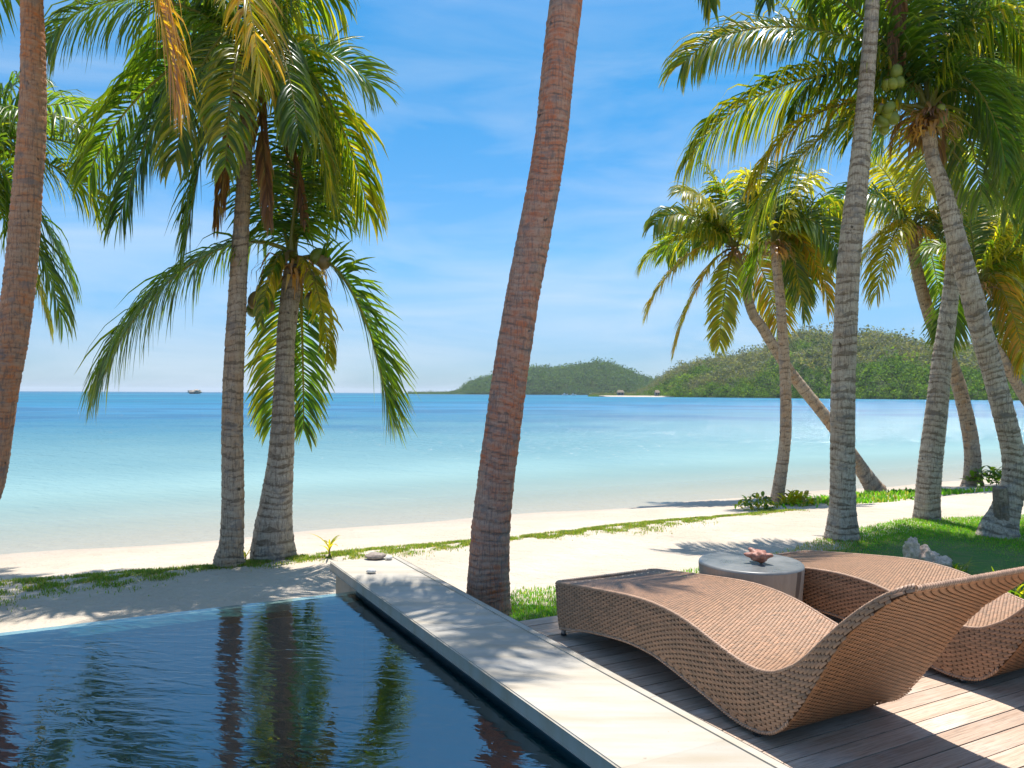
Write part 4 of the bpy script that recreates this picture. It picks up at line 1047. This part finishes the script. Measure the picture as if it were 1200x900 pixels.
# --- I: slim palm at the beach plants
palm('slim orange tinted palm standing upright between two small green beach plants', -0.55, 14.8,
     [(911, 590, 21), (912, 580, 17), (916, 550, 15.5), (920, 510, 14.5), (921, 460, 14), (919, 420, 13.5), (916, 380, 12.5), (914, 345, 12)],
     (908, 285), M_TR_BRN,
     [(994, 260, 0.0, 1.0, GREEN+LIME, dict(droop=0.85)), (990, 338, 0.1, 1.4, LIME, {}), (972, 362, 0.2, 1.5, GOLD+LIME, dict(llen=0.6)), (943, 372, 0.5, 1.3, LIME+GREEN, dict(llen=0.5)),
      (950, 320, 1.2, 1.2, GREEN, {}), (912, 190, 0.4, 0.5, GREEN, {}), (950, 215, 0.3, 0.8, LIME, {}), (880, 340, 0.8, 1.2, GREEN, {}), (860, 240, 0.5, 0.8, DEEP, {}), (985, 300, -0.9, 1.3, GREEN, {}),
      (938, 345, 0.9, 1.3, DEEP, {}), (870, 205, 0.3, 0.7, LIME, {})],
     ring=0.11, amp=0.006, seg=22, step=0.02, llen=0.78, den=36, fold=False, squash=True, arch_k=0.62)

# --- J: strongly leaning palm
palm('strongly leaning palm whose trunk slants left across the water from the beach', -0.62, 17.7,
     [(1028, 577, 25), (1022, 568, 22), (1010, 550, 18.5), (990, 521, 16), (968, 489, 15), (945, 460, 14.5), (925, 435, 14), (908, 408, 13.5), (893, 383, 13), (880, 362, 12.5)],
     (861, 292), M_TR_BRN,
     [(766, 264, 0.0, 1.1, GREEN+LIME, dict(droop=0.8)), (751, 310, -0.2, 1.1, LIME+GREEN, dict(droop=0.75)), (757, 368, 0.0, 1.5, LIME+GOLD, dict(droop=0.7, llen=0.7)), (790, 412, -0.2, 1.5, GOLD+LIME, dict(droop=0.6, llen=0.62)),
      (843, 405, -0.5, 1.4, LIME, dict(droop=0.6, llen=0.6)), (827, 195, 0.3, 0.6, GREEN+LIME, {}), (880, 200, 0.5, 0.5, DEEP, {}), (912, 385, 0.1, 1.6, GOLD+LIME, {}), 
      (800, 250, 1.0, 0.9, LIME, {}), (780, 300, 1.2, 1.1, GREEN, {}), (920, 250, 0.4, 1.0, GREEN, {}), (930, 320, 0.5, 1.3, LIME, {}), (800, 225, -0.6, 0.8, LIME, {}), (845, 215, -0.5, 0.6, LIME+GREEN, {}),
      (850, 230, -1.5, 1.0, LIME, {}), (890, 300, -1.6, 1.2, GREEN+LIME, {})],
     ring=0.13, amp=0.006, seg=24, step=0.02, llen=0.85, den=36, fold=False, squash=True, arch_k=0.62)

# --- K: far right palm
palm('thin palm slanting out of the right edge with a yellowing crown behind the curved trunk', -0.55, 16.5,
     [(1262, 575, 22), (1240, 535, 16), (1215, 490, 13.5), (1196, 458, 13), (1178, 425, 12.5), (1162, 400, 12), (1152, 375, 11.5)],
     (1146, 330), M_TR_BRN,
     [(1200, 425, -0.3, 1.6, GOLD+LIME, dict(droop=0.75)), (1225, 390, 0.0, 1.5, LIME, {}), (1180, 430, 0.3, 1.5, LIME+GREEN, {}), (1220, 300, 0.3, 1.0, GREEN, {}), (1190, 235, 0.4, 0.6, LIME, {}), (1130, 225, 0.4, 0.5, GREEN, {}),
      (1085, 300, 0.3, 1.0, GREEN, {}), (1240, 340, -0.3, 1.3, LIME, {}), (1165, 380, -1.4, 1.2, GOLD+LIME, {}), (1205, 350, 1.2, 1.3, GREEN, {}), (1110, 400, 0.5, 1.4, DEEP, {}), (1215, 250, -0.5, 0.9, LIME+GREEN, {})],
     ring=0.11, amp=0.006, seg=22, step=0.02, llen=0.8, den=36, fold=False, squash=True, arch_k=0.62)
# --- M: another crown at the far right edge
palm('palm beyond the right edge with dark green fronds hanging over the far shore', -0.6, 18.5,
     [(1330, 560, 26), (1310, 480, 20), (1280, 400, 17), (1255, 330, 15)], (1240, 250), M_TR_BRN,
     [(1148, 240, 0.0, 1.2, GREEN, {}), (1165, 330, 0.2, 1.6, LIME+GREEN, {}), (1205, 390, -0.2, 1.7, GREEN, {}), (1180, 170, 0.3, 0.8, DEEP, {})],
     extra=10, ext_len=3.0, ext_pal=GREEN+LIME, ring=0.13, seg=20, step=0.03, llen=0.9, den=26, fold=False, ext_seed=9)

# ------------------------------------------------------------------ grass
def blades(S_, V_, Z_, hgt, wid, seed, pal):
    r_ = np.random.default_rng(seed); n = len(S_)
    p = np.stack([OR[0]+S_*SX[0]+V_*VX[0], OR[1]+S_*SX[1]+V_*VX[1], Z_], 1)
    a = r_.uniform(0, 2*PI, n); h = hgt*r_.uniform(0.45, 1.25, n); le = h*r_.uniform(0.15, 0.8, n)
    sd_ = np.stack([-np.sin(a), np.cos(a), np.zeros(n)], 1)*(wid*r_.uniform(0.6, 1.3, n))[:, None]
    fw = np.stack([np.cos(a), np.sin(a), np.zeros(n)], 1)
    m_ = p+fw*(le*0.35)[:, None]+np.stack([np.zeros(n), np.zeros(n), h*0.6], 1)
    t_ = p+fw*le[:, None]+np.stack([np.zeros(n), np.zeros(n), h], 1)
    V = np.stack([p-sd_, p+sd_, m_+sd_*0.8, m_-sd_*0.8, t_], 1).reshape(-1, 3)
    i = np.arange(n)[:, None]*5
    c = np.array(pal)[r_.integers(0, len(pal), n)]*r_.uniform(0.7, 1.3, (n, 1))
    return V, i+np.array([[0, 1, 2, 3]]), i+np.array([[3, 2, 4]]), np.repeat(c, 5, 0)
GP = [(0.085, 0.24, 0.016), (0.11, 0.265, 0.018), (0.07, 0.21, 0.016), (0.14, 0.26, 0.026), (0.20, 0.22, 0.06)]
N = 330000
v_ = rng.uniform(-0.12, 12, N); s_ = rng.uniform(-3.4, 3.5, N)
dens = np.where(s_ < -0.3, 1.0, 0.45)
ok = (s_ > lawn_edge(v_)+rng.exponential(0.08, N)-0.03) & ~((s_ > -0.37) & (v_ < 2.66)) & (rng.random(N) < dens)
tan = np.exp(-(((s_+2.25)/0.5)**2+((v_-4.85)/0.75)**2))          # a patch of thinner, straw-coloured blades by the grey palm
ok &= rng.random(N) > tan*0.6
s_, v_, tan = s_[ok], v_[ok], tan[ok]
V, Q, T_, c = blades(s_, v_, np.full(len(s_), -0.318), 0.034, 0.0036, 3, GP)
c = np.where((rng.random(len(s_)) < tan*0.9).repeat(5)[:, None], np.array((0.27, 0.22, 0.10)), c)
o = link('lawn_grass', npmesh('lawn_grass', V, Q, T_, col=c), M_GRASS); tag(o, 'short mown green grass of the lawn in palm shade', 'grass', kind='stuff')
N = 110000
v_ = rng.uniform(-6, 7.6, N); s0 = np.interp(v_, [-6, -3.3, -1.25, 2.1, 4.1, 6.8, 8], [-4.65, -4.6, -4.77, -4.65, -4.75, -5.1, -5.3])
wd = 0.20+0.10*np.sin(v_*1.7+0.5)+0.06*np.sin(v_*5.1)
wd = np.where(v_ < -1.2, wd*1.35, wd)
s_ = s0+rng.normal(0, 1, N)*np.maximum(wd, 0.06)*0.8
pn = np.sin(v_*9.1+s_*7)*np.sin(s_*11-v_*3.3)+0.5*np.sin(v_*23)*np.sin(s_*19)
ok = pn+rng.normal(0, 0.35, N) > 0.0
s_, v_ = s_[ok], v_[ok]
V, Q, T_, c = blades(s_, v_, ground_z(s_, v_)-0.006, 0.036, 0.004, 4, [(0.10, 0.18, 0.025), (0.14, 0.20, 0.035), (0.18, 0.20, 0.055), (0.26, 0.23, 0.10), (0.11, 0.19, 0.025)])
o = link('beach_grass', npmesh('beach_grass', V, Q, T_, col=c), M_GRASS); tag(o, 'thin strip of patchy green grass along the top of the beach', 'grass', kind='stuff')
# low creeper patches by the palms on the beach
s_, v_ = [], []
for (px, py, rx, n) in [(1068, 578, 0.55, 500), (1010, 590, 0.8, 500), (945, 588, 0.4, 250), (1000, 580, 0.5, 250), (1120, 582, 0.5, 200)]:
    q = gp(px, py, -0.55); a_, b_ = SV(q[0], q[1]); s_.append(a_+rng.normal(0, rx*0.35, n)); v_.append(b_+rng.normal(0, rx, n))
s_, v_ = np.concatenate(s_), np.concatenate(v_)
V, Q, T_, c = blades(s_, v_, ground_z(s_, v_)-0.005, 0.10, 0.022, 5, GP)
o = link('beach_creeper', npmesh('beach_creeper', V, Q, T_, col=c), M_GRASS); tag(o, 'low green creeper scattered on the sand under the beach palms', 'creeper', kind='stuff')

# ------------------------------------------------------------------ small plants
def leaf_strip(base, az, length, width, el, curl, col, K=6):
    p = np.array(base, float); V = []; e = el
    for k in range(K+1):
        wd_ = width*math.sin(PI*(0.12+0.88*k/K))*0.9+0.0015
        sdv = np.array([-math.sin(az), math.cos(az), 0])*wd_
        f = np.array([math.cos(az)*-math.sin(e), math.sin(az)*-math.sin(e), math.cos(e)])*wd_*0.35
        V += [p-sdv+f, p, p+sdv+f]
        dv = np.array([math.cos(az)*math.cos(e), math.sin(az)*math.cos(e), math.sin(e)]); p = p+dv*length/K; e -= curl/K
    Q = [[3*k+e_, 3*k+e_+1, 3*k+e_+4, 3*k+e_+3] for k in range(K) for e_ in (0, 1)]
    return npmesh('leaf', V, Q, col=np.repeat([col], len(V), 0), smooth=True)
def plant(name, label, cat, px, py, z, leaves, seed, pal, stem=0.0, group=None, spread=1.0, bush=0.0):
    q = gp(px, py, z); a_, b_ = SV(q[0], q[1]); q[2] = float(ground_z(a_, b_))-0.01
    t = empty(name, q); tag(t, label, cat, group)
    r_ = random.Random(seed)
    if stem:
        bm = bmesh.new(); bmesh.ops.create_cone(bm, cap_ends=True, segments=8, radius1=0.014, radius2=0.008, depth=stem, matrix=Matrix.Translation((0, 0, stem/2)))
        bmesh_obj('stem', bm, M_TR_BRN, t)
    for k in range(leaves[0]):
        az = k*2.399+r_.uniform(-0.3, 0.3); el = r_.uniform(*leaves[3])
        hgt = stem*r_.uniform(0.5, 1.0) if stem else 0.0
        off = r_.uniform(0, 0.10)*spread if not stem else 0
        if bush:
            rr_ = bush*math.sqrt(r_.random()); off = rr_; hgt = 0.7*bush*math.sqrt(max(0, 1-(rr_/bush)**2))*r_.uniform(0.3, 1.05)
        link('leaf', leaf_strip((math.cos(az*1.7)*off, math.sin(az*1.7)*off, hgt), az, leaves[1]*r_.uniform(0.6, 1.1), leaves[2]*r_.uniform(0.8, 1.2), el, r_.uniform(0.5, 1.9), np.array(r_.choice(pal))*r_.uniform(0.8, 1.2)), M_LEAF, t)
    return t
plant('palm_seedling', 'small upright seedling with narrow leaves in the grass just past the coping end', 'plant', 386, 657, -0.4, (9, 0.30, 0.014, (0.6, 1.4)), 1, LIME, 0.10)
plant('palm_seedling', 'tiny curled seedling squeezed between the two palm trunks by the pool end', 'plant', 288, 652, -0.4, (5, 0.24, 0.010, (0.9, 1.4)), 2, LIME, 0.05)
plant('beach_shrub', 'low bushy green plant on the sand at the left foot of the slim palm', 'plant', 888, 597, -0.5, (90, 0.17, 0.034, (-0.2, 1.3)), 3, LIME+GREEN, 0.10, bush=0.34)
plant('beach_shrub', 'spiky lime green plant on the sand at the right foot of the slim palm', 'plant', 934, 592, -0.5, (60, 0.26, 0.040, (0.3, 1.4)), 4, LIME, 0.0, bush=0.28)
plant('beach_shrub', 'dark green leafy bush on the beach between the brown palm and the curved palm', 'plant', 1168, 573, -0.62, (150, 0.22, 0.055, (-0.2, 1.3)), 5, DEEP+GREEN, 0.10, bush=0.62)
plant('grass_tuft', 'loose tuft of long arching grass on the lawn next to the coral rock', 'plant', 1120, 672, -0.3, (20, 0.36, 0.009, (0.7, 1.4)), 6, GREEN+LIME)
plant('grass_tuft', 'big untidy grass tuft at the right edge beyond the second lounger', 'plant', 1195, 700, -0.3, (46, 0.40, 0.012, (0.5, 1.4)), 7, GREEN+LIME, spread=3.0)

# ------------------------------------------------------------------ far shore
def m_hill():
    b = NB('hillside_soil'); n = b.noise(b.pos(), 0.08, 5)
    return b.done(b.pbr(b.mix(n, (0.035, 0.055, 0.02), (0.06, 0.075, 0.03)), 0.9, None, 0.1))
M_HILL = m_hill()
def hill(name, skyline, shore, depth, tree_h, back, pxs):
    """skyline: (px, py); shore: (px, distance) ; depth: metres from shore to ridge"""
    rows = 14; V = []
    prof = []
    for k in range(rows+5):
        t = k/rows
        ln = []
        for px in pxs:
            ys = np.interp(px, [q[0] for q in shore], [q[1] for q in shore])
            yr = ys+depth; py = np.interp(px, [q[0] for q in skyline], [q[1] for q in skyline])
            hz_ = max(0.3, at(px, py, yr)[2]-tree_h)
            if t <= 1: Y = ys+depth*t; z = -1.2+(hz_+1.2)*(math.sin(t*PI/2)**0.75 if t > 0 else 0)
            else: Y = ys+depth*(1+(t-1)*3); z = hz_*(1-0.55*(t-1)*3/1.0*0.5)
            x = at(px, 460, ys+depth*0.6)[0]*Y/(ys+depth*0.6)
            z += hz_*(0.13*math.sin(px*0.11+k*0.9)*math.sin(k*0.8+px*0.05)+0.05*math.sin(px*0.31-k*0.7)*math.sin(k*1.7+px*0.13))*(0 < t < 0.95)+hz_*0.025*math.sin(px*0.43)*math.sin(px*0.17+2)*(t >= 0.95)
            ln.append((x, Y, z))
        V.append(ln)
    V = np.array(V); n0, n1 = V.shape[:2]
    ii = (np.arange(n0-1)[:, None]*n1+np.arange(n1-1)[None]).ravel()
    o_ = link(name, npmesh(name, V.reshape(-1, 3), np.stack([ii, ii+1, ii+n1+1, ii+n1], 1), smooth=True), M_HILL)
    tag(o_, kind='structure')
    return V
def forest(name, label, V, rows, count, size, tall, pal_fn, seed, leaves=22):
    r_ = np.random.default_rng(seed)
    n0, n1 = V.shape[:2]
    a = r_.uniform(0, 1, count)**1.35*rows; b_ = r_.uniform(0, n1-1.001, count)
    i, j = a.astype(int), b_.astype(int); fa, fb = (a-i)[:, None], (b_-j)[:, None]
    i1 = np.minimum(i+1, n0-1)
    p = (V[i, j]*(1-fb)+V[i, j+1]*fb)*(1-fa)+(V[i1, j]*(1-fb)+V[i1, j+1]*fb)*fa
    t = a/14.0
    sc = size*r_.uniform(0.6, 1.4, count)*np.where(r_.random(count) < 0.10, 1.6, 1)*np.where(t < 0.12, 0.8, 1)
    sc = sc*np.clip(V[14, j, 2]/16.0, 0.35, 1.0)
    tl_ = sc*np.where(t > 0.4, tall, 0.9)*r_.uniform(0.8, 1.25, count)
    c = pal_fn(t, r_, count, p)
    ctr = p+np.stack([np.zeros(count), np.zeros(count), tl_*0.5], 1)
    d = norm(r_.normal(0, 1, (count, leaves, 3)))*(r_.random((count, leaves, 1))**0.4)
    pos = ctr[:, None]+d*np.stack([sc, sc, tl_], 1)[:, None]
    u = r_.normal(0, 1, (count, leaves, 3)); w_ = r_.normal(0, 1, (count, leaves, 3))
    u = norm(u)*(sc*0.34)[:, None, None]; w_ = norm(w_)*(sc*0.34)[:, None, None]
    Vt = np.stack([pos-u*0.6, pos+u*0.6+w_*0.2, pos+w_], 2).reshape(-1, 3)
    T_ = np.arange(count*leaves*3).reshape(-1, 3)
    cc = np.repeat((c[:, None]*r_.uniform(0.7, 1.3, (count, leaves, 1))).reshape(-1, 3), 3, 0)
    o_ = link(name, npmesh(name, Vt, None, T_, col=cc), M_FOREST); tag(o_, label, 'forest', kind='stuff')
pxs = np.arange(690, 1620, 10.0)
HR = hill('right_island_hill', [(690, 462), (735, 458), (760, 447), (800, 430), (850, 419), (900, 407), (930, 396), (960, 389), (1000, 393), (1050, 397), (1100, 406), (1150, 412), (1200, 419), (1300, 435), (1450, 452), (1620, 466)],
          [(690, 640), (800, 600), (1000, 470), (1200, 390), (1620, 330)], 170, 5.5, 0, pxs)
def pal_r(t, r_, n, p):
    g = np.array([(0.075, 0.145, 0.028), (0.115, 0.18, 0.034), (0.05, 0.10, 0.025)])[r_.integers(0, 3, n)]
    y = np.array([(0.125, 0.14, 0.10), (0.10, 0.12, 0.078), (0.16, 0.155, 0.12)])[r_.integers(0, 3, n)]
    pn = np.sin(p[:, 0]*0.045+1)*np.sin(p[:, 1]*0.06+p[:, 0]*0.02)
    f = np.clip((t-0.21+pn*0.24+r_.normal(0, 0.05, n))/0.10, 0, 1)[:, None]
    return g*(1-f)+y*f
forest('right_island_forest', 'grey green and bright green woodland covering the right island hill', HR, 14.3, 15000, 2.9, 1.45, pal_r, 11, 26)
pxs = np.arange(478, 800, 8.0)
HL = hill('left_island_hill', [(478, 460), (500, 459), (530, 457), (548, 450), (570, 442), (600, 436), (640, 432), (690, 428), (712, 428), (730, 434), (750, 442), (780, 450), (800, 456)],
          [(478, 1500), (640, 1400), (800, 1350)], 260, 6, 0, pxs)
def pal_l(t, r_, n, p):
    g = np.array([(0.052, 0.105, 0.040), (0.075, 0.125, 0.045), (0.042, 0.085, 0.038)])[r_.integers(0, 3, n)]
    return g
forest('left_island_forest', 'dense green woodland covering the farther left island hill', HL, 14.3, 10000, 5.2, 1.15, pal_l, 12, 22)
# pale beach at the foot of the right island
V = []
for px in np.arange(702, 792, 4.0):
    ys = np.interp(px, [690, 800], [640, 600]); w0 = 1.0 if 708 < px < 782 else 0.2
    x = at(px, 460, ys)[0]
    V += [(x, ys-3*w0, -0.95), (x, ys-2, -0.4), (x, ys+2.5, 0.15*w0)]
n = len(V)//3
link_o = link('island_beach', npmesh('island_beach', V, [[3*i+e, 3*i+3+e, 3*i+4+e, 3*i+1+e] for i in range(n-1) for e in (0, 1)], smooth=True), M_SAND); tag(link_o, kind='structure')
M_ROOF = m_simple('pale_thatch_roof', (0.20, 0.16, 0.115), 0.9, 0.3, 2)
M_HWALL = m_simple('cream_hut_wall', (0.3, 0.265, 0.215), 0.8, 0.15, 2)
M_DARK = m_simple('dark_window_opening', (0.03, 0.03, 0.03), 0.5)
def hut(px, Y, wd_, label):
    c0 = at(px, 460, Y); t = empty('beach_house', (c0[0], Y, 0.4)); tag(t, label, 'house', 'houses on the far beach')
    bm = bmesh.new(); bmesh.ops.create_cube(bm, size=1)
    for q in bm.verts: q.co = Vector((q.co.x*wd_, q.co.y*4, q.co.z*2.4+1.0))
    bmesh_obj('wall', bm, M_HWALL, t)
    bm = bmesh.new(); pts = [(-wd_*0.58, -2.6, 2.2), (wd_*0.58, -2.6, 2.2), (wd_*0.58, 2.6, 2.2), (-wd_*0.58, 2.6, 2.2), (-wd_*0.42, 0, 4.2), (wd_*0.42, 0, 4.2)]
    vs_ = [bm.verts.new(q) for q in pts]
    for f in ((0, 1, 5, 4), (2, 3, 4, 5), (0, 4, 3), (1, 2, 5), (3, 2, 1, 0)): bm.faces.new([vs_[i] for i in f])
    bmesh_obj('roof', bm, M_ROOF, t)
    for k in (-0.25, 0.25):
        bm = bmesh.new(); bmesh.ops.create_cube(bm, size=1)
        for q in bm.verts: q.co = Vector((q.co.x*wd_*0.2+k*wd_, -2.02+q.co.y*0.1, q.co.z*1.2+1.2))
        bmesh_obj('window', bm, M_DARK, t)
hut(727, 636, 5, 'wide pale roofed house above the middle of the far beach')
hut(770, 615, 3.5, 'small pale roofed house at the right end of the far beach')
M_BOAT = m_simple('white_boat_hull', (0.7, 0.7, 0.7), 0.4, 0.1, 3)
M_BDK = m_simple('dark_blue_boat_hull', (0.06, 0.10, 0.16), 0.4, 0.1, 3)
def boat(px, Y, ln, mat, label):
    c0 = at(px, 460, Y); t = empty('boat', (c0[0], Y, -0.9)); tag(t, label, 'boat', 'boats moored off the left island')
    V = []
    for k in range(9):
        u = k/8*2-1; wd_ = 0.22*ln*math.cos(u*PI/2*0.92)**0.6*(0.75 if u < 0 else 1); sh = 0.16*ln*(1+0.35*max(0, u))
        V += [(u*ln/2, -wd_, sh), (u*ln/2*0.94, 0, -0.05*ln), (u*ln/2, wd_, sh)]
    Q = [[3*i+e, 3*i+1+e, 3*i+4+e, 3*i+3+e] for i in range(8) for e in (0, 1)]+[[3*i, 3*i+3, 3*i+5, 3*i+2] for i in range(8)]
    link('hull', npmesh('hull', V, Q), mat, t)
    bm = bmesh.new(); bmesh.ops.create_cube(bm, size=1)
    for q in bm.verts: q.co = Vector((q.co.x*ln*(0.34 if q.co.z < 0 else 0.24)-ln*0.08, q.co.y*0.26*ln, q.co.z*0.16*ln+0.24*ln))
    bmesh_obj('cabin', bm, M_BOAT, t)
    bm = bmesh.new(); bmesh.ops.create_cone(bm, cap_ends=True, segments=6, radius1=0.06, radius2=0.04, depth=0.5*ln, matrix=Matrix.Translation((-0.05*ln, 0, 0.5*ln)))
    bmesh_obj('mast', bm, M_BOAT, t)
boat(662, 1150, 9, M_BOAT, 'white boat moored off the left island, leftmost of the three')
boat(672, 1120, 8, M_BOAT, 'smaller white boat moored between the two other far boats')
boat(693, 1000, 10, M_BDK, 'dark hulled boat moored near the tip of the far beach')
M_ROCK = m_simple('weathered_sea_rock', (0.42, 0.34, 0.26), 0.9, 0.35, 0.4, 0.8, 0.5)
c0 = at(228, 460, 900)
o = lump('rock_islet', (c0[0], 900, -1.6), 6.5, (1.15, 0.8, 0.36), 31, M_ROCK, 0.5, 3.5, 4); tag(o, 'little brown rock islet alone on the horizon, seen left of the tall palm', 'islet')
HAZE = 0.00008
bm = bmesh.new(); bmesh.ops.create_cube(bm, size=1)
for q in bm.verts: q.co = Vector((q.co.x*26000, 3000+q.co.y*26000, (-3.6 if q.co.z < 0 else 75)))
ho = bmesh_obj('haze', bm, []); tag(ho, kind='stuff', label='thin pale sea haze over the whole bay', cat='haze')
b = NB('sea_haze'); vol = b.n('VolumePrincipled')
vol.inputs['Color'].default_value = (0.86, 0.93, 1.0, 1); vol.inputs['Density'].default_value = HAZE; vol.inputs['Anisotropy'].default_value = 0.2
b.l(vol.outputs[0], b.out.inputs['Volume']); ho.data.materials.append(b.m)

# bpy lists new empties' children lazily: make sure parenting is evaluated
bpy.context.view_layer.update()
